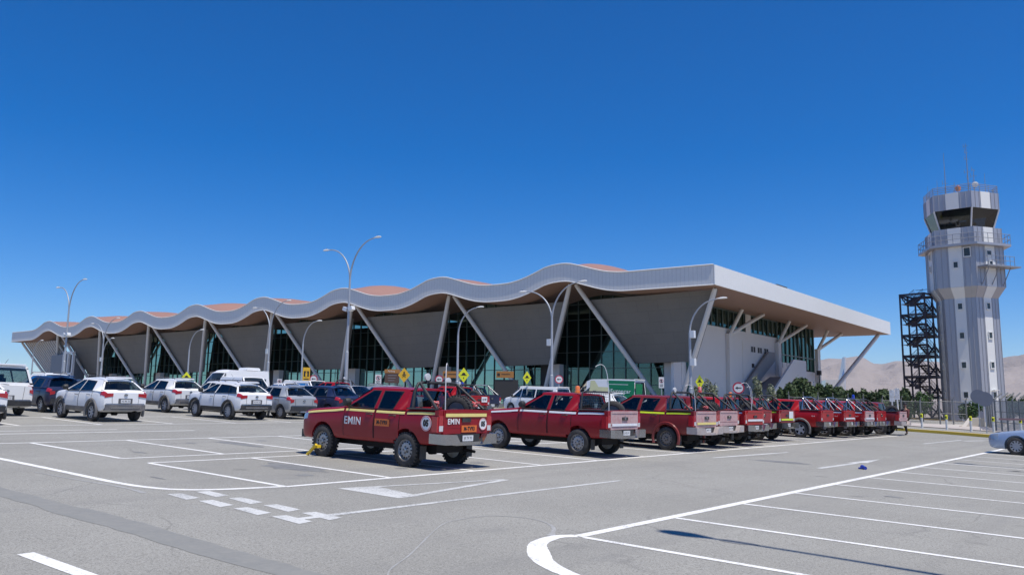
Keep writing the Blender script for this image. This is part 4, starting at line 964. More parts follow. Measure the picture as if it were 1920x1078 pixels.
def emin(root, t, yr):
    decal_side(root, -1, 'EMIN', .36, .945, .26, m_ltw, sq=1.02, bold=.004)
    decal_side(root, -1, 'M-TV93', -.72, .96, .125, m_txtd, sq=.85, bold=.005, board=m_or, bw=.52, bh=.17)
    q = MB(); q.lathe([(.17, 0), (.17, .004), (.01, .0045)], (-.938, -2.22, 1.02), 'X', 28); o_ = q.build('number_disc', m_ltw, root); o_.data.transform(Matrix.Translation((-.0, 0, 0)))
    q = MB(); q.lathe([(.16, -.003), (.145, -.003), (.145, .001), (.16, .001)], (-.938, -2.22, 1.02), 'X', 28, closed=True); q.build('ring', m_red, o_)
    lettering('lettering', '05', .19, m_txtd, o_, Matrix.Translation((-.944, -2.22, 1.02)) @ FACE_NX, .002, squeeze=.85, bold=.012)
    y = yr-.05
    lettering('lettering', 'EMIN', .175, m_ltw, t, Matrix.Translation((-.43, y, 1.07)) @ FACE_NY, .002, squeeze=.95, bold=.003)
    q = MB(); q.bb((-.16, y-.006, .83), (.36, y+.01, .985)); b_ = q.build('number_board', m_or, t); lettering('lettering', 'M-TV93', .125, m_txtd, b_, Matrix.Translation((.10, y-.008, .907)) @ FACE_NY, .002, squeeze=.85, bold=.005)
    q = MB()
    for i in range(28): a, c = 2*pi*i/28, 2*pi*(i+1)/28; q.quad((.58, y-.003, 1.01), (.58+.14*cos(a), y-.003, 1.01+.14*sin(a)), (.58+.14*cos(c), y-.003, 1.01+.14*sin(c)))
    d_ = q.build('number_disc', m_ltw, t); lettering('lettering', '05', .16, m_txtd, d_, Matrix.Translation((.58, y-.006, 1.01)) @ FACE_NY, .002, squeeze=.85, bold=.01)
    q = MB(); P = [(.58+.13*cos(a), y-.005, 1.01+.13*sin(a)) for a in [2*pi*i/28 for i in range(29)]]; q.tube(P, .005, 4); q.build('ring', m_red, d_)
    lettering('lettering', 'HILUX', .055, m_chr, t, Matrix.Translation((.56, y-.003, 1.195)) @ FACE_NY, .001)
    lettering('lettering', 'TOYOTA', .045, m_chr, t, Matrix.Translation((-.6, y-.003, 1.185)) @ FACE_NY, .001)
def sheet_tag(txt):
    def f(root, t, yr):
        q = MB(); q.bb((.18, yr-.060, .98), (.66, yr-.052, 1.28)); b_ = q.build('paper_sign', m_ltw, t)
        if txt: lettering('lettering', txt, .15, m_txtd, b_, Matrix.Translation((.42, yr-.064, 1.13)) @ FACE_NY, .001, squeeze=.8, bold=.008)
    return f
def badge(root, t, yr):
    q = MB(); q.box((0, yr-.055, 1.12), (.10, .02, .08), 0, R(45)); q.build('emblem', m_chr, t)
def d4x4(root, t, yr):
    q = MB(); q.add([(0, yr-.05, 1.19), (.05, yr-.05, 1.13), (0, yr-.05, 1.07), (-.05, yr-.05, 1.13)], [(0, 1, 2, 3)]); q.build('emblem', m_chr, t)
    lettering('lettering', '4x4', .10, m_ltw, root, Matrix.Translation((-.938, -2.2, 1.05)) @ FACE_NX, .002)
m_bluel = plain('blue_lens', (.02, .05, .45), .2, coat=.8); m_orl = plain('orange_lens_small', (.9, .22, .04), .25, coat=.8)
DM = dict(PICK, archtrim=P_RED['dusty'], name='pickup_truck')
L2 = dict(PICK, name='pickup_truck', archtrim=m_grey)
YT = 15.30
t1 = truck(14.17, 15.24, P_RED['maroon'], 'maroon pickup with EMIN lettering, number 05 and a pale yellow stripe', stripe=m_sy, tgstripe=m_sy, rollbar='hoop', spare=(.30, -2.05, 1.26, 14), knob=True, knobtyres=True, whip=(-.1, -2.0, 1.2, .35), lamps=[(-.42, -1.66, 2.06), (.35, -1.6, 1.98)], straps=[(-.62, -2.2, 1.46), (.72, -2.2, 1.46), (-.35, -1.9, 1.35)], more=emin)
t2 = truck(20.68, 15.0, P_RED['maroon'], 'maroon pickup with white side stripe, orange beacon and mesh rear window guard', stripe=m_sw, tgstripe=m_sw, tgz=.93, tgmat=m_dirt, cage=True, spare=(.28, -2.0, 1.22, 20), whip=(-.1, -2.1, 1.45, -1.0), beacon=(-.55, -1.25, 1.79, m_orl), more=badge, plate='JX DL 41')
t3 = truck(25.62, 14.85, P_RED['dusty'], 'dusty dark red pickup with flared arches, neon yellow side stripe and dusty pink tailgate', S=DM, wheels='steeld', stripe=m_sn, tgstripe=m_sy, tgz=.92, dusty=True, rollbar='hoop', whip=(.35, -2.0, 1.0, -.9), straps=[(-.6, -2.15, 1.42), (.75, -2.2, 1.45), (-.3, -2.1, 1.4)], lamps=[(-.5, -1.62, 2.0)], more=badge, plate='HP KT 27')
t4 = truck(28.15, 15.2, P_RED['dusty'], 'dust coated pickup with a dull pink tailgate and a knobbly spare tyre in its bed', wheels='steeld', dusty=True, rollbar='hoop', spare=(-.35, -2.0, 1.26, 16), knob=True, more=badge, beacon=(-.45, -1.62, 1.95, m_red), plate='HR LC 80')
t5 = truck(30.6, 15.25, P_RED['bright'], 'bright red pickup with an orange beacon and a white stripe low on its tailgate', stripe=m_sw, tgstripe=m_sw, tgz=.97, rollbar='double', whip=(.6, -2.2, 1.2, -1.3), beacon=(.1, -1.5, 1.80, m_orl), more=d4x4, plate='KF WZ 52')
t6 = truck(33.05, 15.9, P_RED['maroon'], 'maroon pickup with plain tailgate just beyond the bright red one with orange beacon', stripe=m_sw, rollbar='hoop', spare=(-.2, -2.0, 1.24, 12), straps=[(.3, -2.3, 1.38)], whip=(.5, -1.9, 1.1, -.5), more=badge)
t7 = truck(35.5, 15.85, P_RED['maroon'], 'dark maroon pickup with neon yellow stripe and a white paper sign on its tailgate', stripe=m_sn, tgstripe=m_sn, tgz=.93, rollbar='double', more=sheet_tag(''), bumper=m_blk)
t8 = truck(40.45, 15.75, P_RED['bright'], "clean bright red pickup with grey wheel arch trim, just beyond the gap", S=L2, wheels='alloy5', rollbar='double', barmat=m_chr, more=d4x4)
t9 = truck(43.0, 15.5, P_RED['bright'], 'bright red pickup with white tailgate stripe, next beyond the one with grey arches', wheels='alloy5', stripe=m_sw, tgstripe=m_sw, tgz=.95, rollbar='double', barmat=m_chr, more=d4x4)
t10 = truck(45.3, 15.2, P_RED['bright'], "red pickup with a dusty tailgate and blue beacon near the row's far end", wheels='alloy5', stripe=m_sw, tgmat=m_dirt, tgstripe=m_sw, tgz=.95, rollbar='double', barmat=m_chr, beacon=(.4, -1.62, 1.95, m_bluel), more=d4x4)
t11 = truck(47.5, 15.2, P_RED['bright'], 'clean red pickup last but one at the far end of the row', rollbar='double', spare=(.1, -2.0, 1.2, 10), more=badge)
t12 = truck(49.95, 14.72, P_RED['dusty'], 'dusty pickup at the far end of the row beside the walking person', dusty=True, spare=(-.1, -2.0, 1.28, 16), more=badge)
cl = MB(); cl.box((0, 0, .15), (.06, .50, .05), 0, 0, R(-34)); cl.box((.07, -.16, .24), (.14, .08, .07)); o = cl.build('wheel_clamp', plain('clamp_yellow', (.85, .58, .03), .4)); tag(o, 'yellow wheel clamp bar leaning on the front wheel of the EMIN pickup', 'wheel clamp'); put(o, 13.16, 16.95, R(-8))
#--PART4--
# ------------------------------------------------------------------ the other cars of the lot
def rear_dress(style):
    def f(root, S, body, zbelt):
        tab = S['tab']; yr = tab[-1][0]; zb, zt, hw_ = tab[-1][1:4]; y = yr
        lo = S.get('lowmat', m_blk)
        q = MB(); q.bb((-hw_*.96, y-.05, zb-.04), (hw_*.96, y+.10, zb+.17)); bq = q.build('rear_bumper', lo, root)
        if S.get('skid'): q = MB(); q.bb((-hw_*.7, y-.065, zb+.02), (hw_*.7, y-.04, zb+.09)); q.build('skid_plate', m_chr, bq)
        yl = y-.012; zl = zt*S.get('lz', .93)
        for s_ in (-1, 1):
            w0, w1 = hw_*S.get('lw', .60), hw_*1.0; h0, h1 = zl-.10, zl+.06
            q = MB(); q.slab([(s_*w0, yl, h0+.05), (s_*w1, yl, h0), (s_*w1, yl, h1), (s_*w0, yl, h1)], .012)
            for (ya, yb_, k0, k1) in (S.get('lside', (yr, yr+.22, 8, 11)),):
                p = surf_patch(tab, ya, yb_, k0, k1, .012, s_, step=.05); q.add(p.v, p.f)
            q.build('tail_light', m_lampr, root)
        q = MB(); q.bb((-.26, y-.016, zt*S.get('pz', .72)-.10), (.26, y+.01, zt*S.get('pz', .72)+.10)); pl = q.build('plate_recess', m_grey if not S.get('precol') else body, root)
        rear_plate(root, y-.022, zt*S.get('pz', .72), 0, 'HZ RK 52')
        q = MB(); q.lathe([(.055, -.01), (.05, .012), (.01, .015)], (0, 0, 0), 'X', 14); e_ = q.build('emblem', m_chr, root, smooth=50); e_.location = (0, y-.02, zl+.01); e_.rotation_euler = (0, 0, R(-90)); e_.scale = (1, 1.3, .85)
        q = MB(); q.tube([(.05, cab_y(S)-.03, zbelt(S['cab'][-1][0])+.04), (-.25, cab_y(S)-.01, zbelt(S['cab'][-1][0])+.07)], .01, 4); q.build('wiper', m_blk, root)
        zz = zbelt(S['cab'][-1][0]); q = MB(); q.tube([(-hw_*.93, y-.006, zb+.2), (hw_*.93, y-.006, zb+.2)], .006, 4); q.tube([(-hw_*.62, y-.006, zb+.2), (-hw_*.66, y-.006, zt-.03)], .006, 4); q.tube([(hw_*.62, y-.006, zb+.2), (hw_*.66, y-.006, zt-.03)], .006, 4); q.build('tailgate_seam', m_under, root)
        if S.get('rails'):
            for s_ in (-1, 1): q = MB(); z = S['roof']+.02; x = S['hwt']-.09; q.tube([(s_*x, .1, z-.03), (s_*x, 0, z+.035), (s_*x, -1.3, z+.035), (s_*x, -1.45, z-.03)], .018, 6); q.build('roof_rail', m_grey, root)
        q = MB(); q.slab([(-S['hwt']+.12, cab_t(S)+.1, S['roof']+.0), (S['hwt']-.12, cab_t(S)+.1, S['roof']), (S['hwt']-.16, cab_t(S)-.10, S['roof']-.03), (-S['hwt']+.16, cab_t(S)-.10, S['roof']-.03)], -.03)
        if S.get('spoiler', True): q.build('spoiler', S.get('roofmat') or body, root)
        q = MB(); q.tube([(0, cab_t(S)+.35, S['roof']+.02), (0, cab_t(S)+.05, S['roof']+.2)], .008, 4); q.build('aerial', m_blk, root)
    return f
def cab_y(S): return S['cab'][-1][0]
def cab_t(S): return S['cab'][-1][1]
SUV = dict(name='suv', hw=.89, ax=(1.27, -1.32), r=.345, tw=.22, arch=1.2, roof=1.61, cant=.12, hwt=.60, hwb=.85, bow=.2, rbow=.07, rfr=.14,
    tab=[(2.12, .46, .80, .52), (2.05, .38, .95, .70), (1.85, .33, 1.02, .82), (1.27, .32, 1.075, .885), (.9, .31, 1.10, .89), (0, .31, 1.11, .89), (-1.0, .32, 1.13, .89), (-1.7, .35, 1.15, .88), (-1.98, .42, 1.12, .84), (-2.10, .47, 1.06, .78)],
    cab=[(1.0, .20, 'b', .03), (.80, .05, 'w', .01), (-.18, -.22, 'b'), (-.27, -.31, 'w'), (-1.25, -1.05, 'b', .03), (-1.93, -1.50, 'b', .085)],
    doors=[(-.22, .88, -.05), (-1.28, -.24, -1.02)], seats=(-.2, -1.05), lamps=[(1.82, 2.06, 7, 10, m_headl, 'headlight')], archtrim=m_grey, cladding=m_grey, lowmat=m_grey, skid=True, rails=True, hmat=m_chr)
KIC = dict(SUV, name='crossover', roof=1.585, archtrim=m_blk, cladding=m_blk, lowmat=m_blk, frmat=m_blk,
    cab=[(1.0, .20, 'b', .03), (.80, .05, 'w'), (-.18, -.22, 'b'), (-.27, -.31, 'w'), (-1.25, -1.00, 'w', .03), (-1.86, -1.46, 'b', .10)])
GOL = dict(name='hatchback', hw=.83, ax=(1.22, -1.245), r=.30, tw=.19, arch=1.2, roof=1.46, cant=.11, hwt=.56, hwb=.79, bow=.18, rbow=.06, rfr=.14,
    tab=[(2.0, .36, .70, .50), (1.92, .27, .80, .68), (1.7, .24, .88, .78), (1.22, .24, .93, .825), (.85, .24, .965, .83), (0, .24, .985, .83), (-1.2, .25, 1.0, .83), (-1.6, .28, 1.0, .815), (-1.8, .34, .97, .78), (-1.88, .40, .92, .73)],
    cab=[(.92, .16, 'b', .02), (.75, .02, 'w'), (-.2, -.24, 'b'), (-.28, -.32, 'w'), (-1.10, -.92, 'b', .02), (-1.66, -1.22, 'b', .07)],
    doors=[(-.24, .82, -.08), (-1.12, -.26, -.95)], seats=(-.25, -1.0), lamps=[(1.68, 1.92, 7, 10, m_headl, 'headlight')], lz=.88, lw=.74, hmat=None, lowmat=m_blk, pz=.42)
GOL['hmat'] = m_blk
SED = dict(name='sedan', hw=.90, ax=(1.38, -1.38), r=.335, tw=.22, arch=1.17, roof=1.45, cant=.11, hwt=.57, hwb=.85, bow=.22, rbow=.1, rfr=.06,
    tab=[(2.36, .38, .62, .50), (2.28, .26, .72, .70), (2.05, .20, .79, .83), (1.38, .20, .90, .895), (.95, .20, .95, .90), (0, .20, .97, .90), (-1.3, .22, 1.01, .90), (-1.9, .25, 1.03, .87), (-2.25, .33, 1.0, .80), (-2.38, .42, .92, .70)],
    cab=[(1.05, .22, 'b'), (.86, .05, 'w'), (-.2, -.26, 'b'), (-.28, -.34, 'w'), (-1.12, -.92, 'b'), (-1.72, -1.0, 'b', .03)],
    doors=[(-.25, .92, -.08), (-1.2, -.27, -1.0)], seats=(-.3, -1.05), lamps=[(1.98, 2.28, 6, 10, m_headl, 'headlight')], lz=.88, lw=.62, spoiler=False)
H1 = dict(name='minivan', hw=.96, ax=(1.62, -1.55), r=.345, tw=.22, arch=1.16, roof=1.94, cant=.22, hwt=.76, hwb=.915, bow=.25, rbow=.03, rfr=.16,
    tab=[(2.52, .45, .82, .60), (2.42, .32, .98, .80), (2.2, .28, 1.06, .90), (1.62, .28, 1.15, .955), (0, .28, 1.18, .96), (-2.2, .30, 1.18, .955), (-2.48, .36, 1.17, .93), (-2.58, .42, 1.15, .90)],
    cab=[(1.75, .95, 'b'), (1.48, .80, 'w'), (.78, .70, 'b'), (.66, .62, 'w'), (-.55, -.55, 'b'), (-.66, -.66, 'w'), (-2.15, -2.10, 'b'), (-2.52, -2.40, 'b', .03)],
    doors=[(.72, 1.62, .85), (-.62, .68, .5)], seats=(.4, -.6), lamps=[(2.18, 2.42, 7, 10, m_headl, 'headlight')], lz=.82, lw=.86, lside=(-2.58, -2.44, 5, 12), pz=.60)
VAN = dict(H1, name='tall_van', ax=(1.95, -1.9), roof=2.62, cant=.62, hwt=.84, hwb=.93, hw=.98, r=.36,
    tab=[(2.95, .5, .85, .62), (2.85, .36, 1.02, .84), (2.6, .32, 1.12, .94), (2.0, .32, 1.22, .975), (0, .32, 1.24, .98), (-2.7, .33, 1.24, .975), (-2.86, .38, 1.24, .96), (-2.92, .42, 1.24, .94)],
    cab=[(2.25, 1.25, 'b', .22), (1.95, 1.05, 'w', .14), (1.0, .92, 'b', .06), (.85, .80, 'w'), (-.5, -.5, 'b'), (-.62, -.62, 'w'), (-2.5, -2.5, 'b'), (-2.88, -2.80, 'b')],
    doors=[(.92, 2.1, 1.1), (-.6, .88, .7)], seats=(.6, -.5), lamps=[(2.55, 2.86, 7, 10, m_headl, 'headlight')], lside=(-2.92, -2.8, 6, 12))
PAN = dict(VAN, name='panel_van', cab=[(2.25, 1.25, 'b', .22), (1.95, 1.05, 'w', .14), (1.0, .92, 'b', .06), (-1.0, -1.0, 'b'), (-2.88, -2.80, 'b')], seats=(.6,), bow=.2)
def car(S, x, y, head, body, label, wheels='alloy7', group='cars parked in the lot', sc=1.0, cat='car', roofmat=None, **kw):
    S = dict(S)
    if roofmat: S['roofmat'] = roofmat
    v = vehicle(S['name'], S, body, label, cat, group, wheels, extras=rear_dress(0), **kw)
    v.scale = (sc, sc, sc); put(v, x, y, R(head)); return v
car(SUV, 15.55, 33.6, 0, P_WHITE, 'white SUV with grey lower trim and red tail lights between the minivan and the crossover', 'alloy7', sc=1.03)
car(SUV, 22.1, 40.3, 0, P_PEARL, 'white SUV with roof rails partly hidden behind the white crossover', 'alloy7', sc=1.03)
car(KIC, 21.6, 34.0, 0, P_WHITE, 'white crossover with black rear pillars and black ten spoke wheels', 'alloy10', sc=1.03, wheel_mat=m_alloy)
car(GOL, 24.45, 34.2, 0, P_SILV, 'silver hatchback with black bumper between the white crossover and the EMIN pickup', 'alloy10', sc=1.05)
car(GOL, 16.5, 40.6, 0, P_NAVY, 'dark blue hatchback between the white minivan and the white SUV', 'alloy7', sc=1.1)
car(H1, 13.05, 38.6, 0, P_PEARL, 'white minivan with a wide dark rear window at the left edge', 'alloy7', sc=1.04, cat='minivan')
car(KIC, 10.25, 32.4, 0, P_WHITE, 'white car with black bumper cut off by the left edge of the photo', 'alloy10')
car(SUV, 18.9, 46.0, 180, P_WHITE, 'white car nose on behind the dark blue hatchback', 'alloy7', sc=1.05)
car(SED, 19.6, 43.8, 0, P_DARK, 'dark grey car roof showing behind the large white SUV on the left', 'alloy7', sc=1.0)
car(SUV, 25.3, 40.9, 0, P_WHITE, 'white car behind the crossover with black rear pillars', 'alloy7')
car(VAN, 36.0, 56.3, 96, P_WHITE, 'tall white passenger van with an air conditioning box on its roof', 'steel', cat='van', sc=1.0)
car(H1, 31.3, 47.4, 172, P_WHITE, 'white van nose on in front of the tall white passenger van', 'steel', sc=.98, cat='van')
car(SED, 34.6, 47.3, 175, P_WHITE, 'white sedan facing the camera beside the double lamp post', 'alloy7', sc=1.1)
car(H1, 38.8, 50.6, 178, P_WHITE, 'white van roof left of the small far red pickup', 'steel', sc=.97, cat='van')
car(SED, 28.6, 37.8, 180, P_SBLUE, 'silver blue sedan facing the camera behind the silver hatchback', 'alloy7', sc=1.06)
car(GOL, 27.0, 34.1, 4, P_NAVY, 'dark blue hatchback just behind the bonnet of the EMIN pickup', 'alloy7', sc=1.09)
car(SED, 30.9, 36.2, 180, P_SILV, 'silver car roof behind the EMIN pickup cab', 'alloy7', sc=1.12)
car(SUV, 33.2, 35.6, 180, P_SILV, 'silver car behind the rear window of the EMIN pickup', 'alloy7', sc=1.06)
car(H1, 48.3, 36.6, -3, P_WHITE, 'long white van with a dark window band between the first two company pickups', 'steel', sc=1.02, cat='van')
car(SUV, 39.0, 25.6, 0, P_WHITE, 'white car with tinted rear window behind the orange beacon pickup', 'alloy7', sc=1.08)
ac = MB(); ac.prism([(-1.0, 2.64), (.3, 2.64), (.25, 2.82), (.1, 2.86), (-.85, 2.86), (-.95, 2.8)], -.5, .5, 'yz')
tv = [o for o in bpy.data.objects if o.name.startswith('tall_van')][0]; a_ = ac.build('roof_unit', P_WHITE, tv); a_.location.y = -1.2
rb_ = car(SED, 38.05, 3.75, 0, P_SBLUE, 'silver blue sedan with ten spoke wheels at the right edge of the lot', 'alloy10', group=None, sc=1.0)
bp_ = MB()
car(GOL, 33.0, .75, 0, P_DARK, 'dark car only just entering the photo at the right edge', 'alloy7', group=None)
def euro(root, t):
    tab = PAN['tab']
    for s_ in (-1, 1):
        q = surf_patch(tab, -2.8, -.95, 5, 11, .008, s_, step=.3); q.quad((s_*.945, -2.84, 1.24), (s_*.945, -.95, 1.24), (s_*.857, -.7, 1.99), (s_*.857, -2.8, 1.99)); q.quad((s_*.857, -2.8, 1.99), (s_*.857, -.7, 1.99), (s_*.81, -.5, 2.50), (s_*.81, -2.78, 2.50)); pn = q.build('green_livery_panel', P_GREEN, root, fix=False)
        if s_ < 0: lettering('lettering', 'Europcar', .42, m_ltw, pn, Matrix.Translation((-.925, -1.7, 1.72)) @ FACE_NX, .004, bold=.006); q = MB(); q.bb((-.895, -2.3, 2.2), (-.89, -.7, 2.24)); q.build('lettering_line', m_ltw, pn)
        q = surf_patch(tab, -.9, 2.2, 5, 11, .008, s_, step=.3); q.quad((s_*.945, -.9, 1.24), (s_*.945, 1.0, 1.24), (s_*.857, .92, 1.99), (s_*.857, -.65, 1.99)); q.quad((s_*.857, .2, 1.99), (s_*.857, .92, 1.99), (s_*.81, .92, 2.45), (s_*.81, .55, 2.45)); q.build('pale_yellow_livery_panel', P_CREAM, root, fix=False)
        if s_ < 0: q = MB(); q.bb((-.99, .35, 1.42), (-.93, .6, 1.7)); q.bb((-.99, -.1, 1.42), (-.93, .08, 1.66)); q.build('livery_mark', m_dark, root)
    q = MB(); q.bb((-.9, -2.965, .6), (.1, -2.94, 2.3)); gp = q.build('green_livery_panel', P_GREEN, root); lettering('lettering', 'Europcar', .2, m_ltw, gp, Matrix.Translation((-.4, -2.975, 1.35)) @ FACE_NY, .003)
ev = vehicle('panel_van', PAN, P_WHITE, 'green, white and pale yellow rental van parked before the glass facade', 'van', None, 'steel', extras=lambda r_, S, b_, z_: (rear_dress(0)(r_, S, b_, z_), euro(r_, 0)))
ev['label'] = 'green, white and pale yellow rental van parked before the glass facade'; ev.scale = (1.07, 1.07, 1.07); put(ev, 57.2, 36.3, R(3))

# other pickups
truck(35.0, 33.0, P_RED['bright'], 'bright red pickup with a white sign on its tailgate, behind the EMIN truck', row=0, grp=None, rollbar='hoop', spare=(.2, -2.0, 1.25, 20), whip=(-.7, -1.7, 1.0, -.1), beacon=(-.3, -1.5, 1.85, m_bluel), lamps=[(-.65, -1.6, 2.0)], more=sheet_tag('Q 107'))
truck(40.0, 36.3, P_NAVY, 'dark blue pickup with a chromed roll bar behind the red one with the white sign', row=0, grp=None, rollbar='double', barmat=m_steel, more=badge)
truck(37.8, 47.0, P_RED['bright'], 'small far red pickup among the white cars near the yellow exit sign', row=0, grp=None, rollbar='hoop', whip=(.3, -2, .8, -.1), lamps=[(0, -1.6, 2.1)])

# ------------------------------------------------------------------ lamp posts
m_pole = plain('galvanised_pole', (.42, .44, .47), .5, metal=.3, var=.1); m_lampg = plain('lamp_lens', (.75, .76, .76), .3)
def lamp(x, y, H, heads, label, group, name='lamp_post', arm=2.9, rise=2.7, flood=None, base=4.2, boxes=None):
    g = gz(x, y); root = empty(name, (x, y, g), 0, label, 'lamp post', group); top = H-rise
    q = MB(); q.tube([(0, 0, -.1), (0, 0, base)], [.155, .135], 12); q.tube([(0, 0, base), (0, 0, base+.06)], [.15, .12], 12); q.tube([(0, 0, base), (0, 0, top)], [.105, .08], 10); q.build('pole', m_pole, root, smooth=40)
    for (dy, dz_) in heads:
        L_ = arm*abs(dy); s_ = 1 if dy > 0 else -1; Hh = H+dz_
        P = [(0, s_*L_*(1-cos(t*pi/2))*.93, top-.1+(Hh-top+.1)*sin(t*pi/2)) for t in [i/12 for i in range(13)]]
        q = MB(); q.tube(P, [.07-.03*i/12 for i in range(13)], 8); a_ = q.build('arm', m_pole, root, smooth=60)
        q = MB(); e = P[-1]; prof = [(-.05, .05), (.10, .10), (.30, .17), (.52, .175), (.70, .12), (.76, .03)]
        V = []; n = 12
        for d_, w_ in prof:
            for k in range(n): an = 2*pi*k/n; V.append((w_*cos(an), e[1]+s_*d_, e[2]+.02+w_*.52*sin(an)*(1 if sin(an) > 0 else .35)))
        q.add(V, [(i*n+k, i*n+(k+1) % n, (i+1)*n+(k+1) % n, (i+1)*n+k) for i in range(5) for k in range(n)]+[tuple(range(n)), tuple(range(5*n, 6*n))]); h_ = q.build('lamp_head', m_lampg, root, smooth=60)
        q = MB(); q.tube([(0, e[1]+s_*.4, e[2]+.08), (0, e[1]+s_*.4, e[2]+.17)], .035, 8); q.build('photocell', m_grey, h_)
    for z_ in (flood or ()):
        for s_ in (-1, 1): q = MB(); q.box((0, s_*.34, z_), (.35, .42, .30), 0, 0, R(20*s_)); q.tube([(0, 0, z_-.1), (0, s_*.3, z_-.05)], .03, 6); q.build('floodlight', m_lampg, root)
    for (z_, s_) in (boxes or ()):
        q = MB(); q.box((0, s_*.22, z_), (.3, .32, .5)); q.tube([(0, 0, z_), (0, s_*.25, z_)], .03, 6); q.build('equipment_box', m_lampg, root)
    return root
def lampu(u, D, *a, **k):
    x, y = at(u, D); return lamp(x, y, *a, **k)
dbl = [(1, 0), (-1, .35)]
lampu(646, 66, 12.6, dbl, 'tallest double arm lamp post with two floodlights, behind the dark blue hatchback', 'double arm lamp posts', flood=(7.6,))
lampu(1034, 62, 9.3, dbl, 'double arm lamp post before the rightmost V brace, with a speaker box', 'double arm lamp posts', boxes=((5.3, 1),), arm=2.6, rise=2.3, base=2.8)
lampu(498, 86, 9.8, dbl, 'double arm lamp post beside the white sedan in the middle of the left half', 'double arm lamp posts', boxes=((5.3, 1),), arm=2.6)
lampu(112, 98, 12.2, dbl, 'tall double arm lamp post with floodlights at the left end of the terminal', 'double arm lamp posts', flood=(7.0,))
lampu(183, 118, 10.2, dbl, 'double arm lamp post farthest away near the left end of the terminal', 'double arm lamp posts', boxes=((5.5, 1),), arm=3.2)
for u, D, H, l in ((1296, 58, 8.2, 'single arm lamp post with a junction box before the right end of the facade'), (856, 70, 8.3, 'single arm lamp post right behind the pickup with the white sign'), (562, 86, 8.3, 'single arm lamp post next to the yellow exit sign'), (347, 102, 8.3, 'single arm lamp post rising behind the tall white passenger van'), (184, 126, 8.6, 'single arm lamp post under the farthest double arm lamp'), (52, 134, 8.4, 'leftmost single arm lamp post above the white minivan')):
    lampu(u, D, H, [(-1, 0)], l, 'single arm lamp posts', arm=2.2, rise=2.2, base=2.2, boxes=((5.9, -1), (4.0, -1)) if u == 1296 else None)
lamp(9.55, -2.5, 12.3, dbl, 'lamp post outside the photo whose shadow crosses the near right stalls', None, base=4)
lamp(28.8, -2.4, 12.3, dbl, 'lamp post outside the photo whose shadow touches the far right stalls', None, base=4)

# ------------------------------------------------------------------ signs
m_sgy = plain('sign_yellow', (.80, .80, .03), .4, var=.04); m_sga = plain('sign_amber', (.75, .44, .03), .4, var=.04); m_sgw = plain('sign_white', (.70, .70, .68), .4, var=.04); m_sgr = plain('sign_red', (.45, .03, .06), .4); m_sgb = plain('sign_brown', (.10, .055, .04), .5); m_sgo = plain('sign_orange_board', (.36, .16, .04), .5)
def ray_z(u, v, D):
    d = F*FPX+RT*(u-960)-UP*(v-539); h = math.hypot(d.x, d.y); return d.z*D/h
def sign_base(name, u, v, D, label, group=None, cat='road sign', pole=True, r=.03):
    x, y = at(u, D); z = ray_z(u, v, D); g = gz(x, y); az = math.atan2(y, x)
    root = empty(name, (x, y, g), az-pi/2, label, cat, group)     # local -Y faces the camera side
    if pole: q = MB(); q.tube([(0, .03, 0), (0, .03, z-g+.2)], r, 6); q.build('pole', m_pole, root)
    return root, z-g
def diamond(u, v, D, w_, h_, mat, label, glyph='bump'):
    root, z = sign_base('diamond_sign', u, v, D, label, 'yellow diamond road signs')
    q = MB(); q.prism([(0, z-h_/2), (w_/2, z), (0, z+h_/2), (-w_/2, z)], -.01, .01, 'xz'); p = q.build('sign_panel', mat, root); q = MB(); k = w_/2
    if glyph == 'bump':
        q.prism([(-k*.55, z), (-k*.35, z+.02), (-k*.25, z+.12*h_), (0, z+.17*h_), (k*.25, z+.12*h_), (k*.35, z+.02), (k*.55, z), (k*.55, z-.02), (-k*.55, z-.02)], -.02, -.011, 'xz'); q.prism([(-.04*h_, z-.15*h_), (.04*h_, z-.15*h_), (0, z-.26*h_)], -.02, -.011, 'xz')
    else:
        q.lathe([(.06, -.005), (.06, .005)], (0, 0, 0), 'X', 10); q.v = [(b_, -.015, z+.17*h_+c_) for a_, b_, c_ in q.v]
        for P in ([(0, .2), (0, -.02), (.10, -.22)], [(0, -.02), (-.1, -.22)], [(0, .15), (.14, .04)], [(0, .15), (-.12, .0)]): q.tube([(a_*h_, -.015, z+b_*h_*.6) for a_, b_ in P], .022, 5)
    q.build('symbol', m_txtd, p)
diamond(868, 703, 58, .78, 1.05, m_sgy, 'yellow diamond speed bump sign above the red pickup with the white sign')
diamond(987.5, 708, 60, .62, .95, m_sgy, 'yellow diamond speed bump sign left of the rightmost V brace')
diamond(1313, 716, 58, .58, 1.0, m_sgy, 'yellow diamond speed bump sign before the pale bushes at the end wall')
diamond(345, 707, 80, .78, 1.0, m_sgy, 'yellow diamond sign tip showing over the roof of a white SUV')
diamond(755.5, 703, 56, .80, .98, m_sga, 'amber diamond pedestrian sign above the roof of the EMIN pickup', 'man')
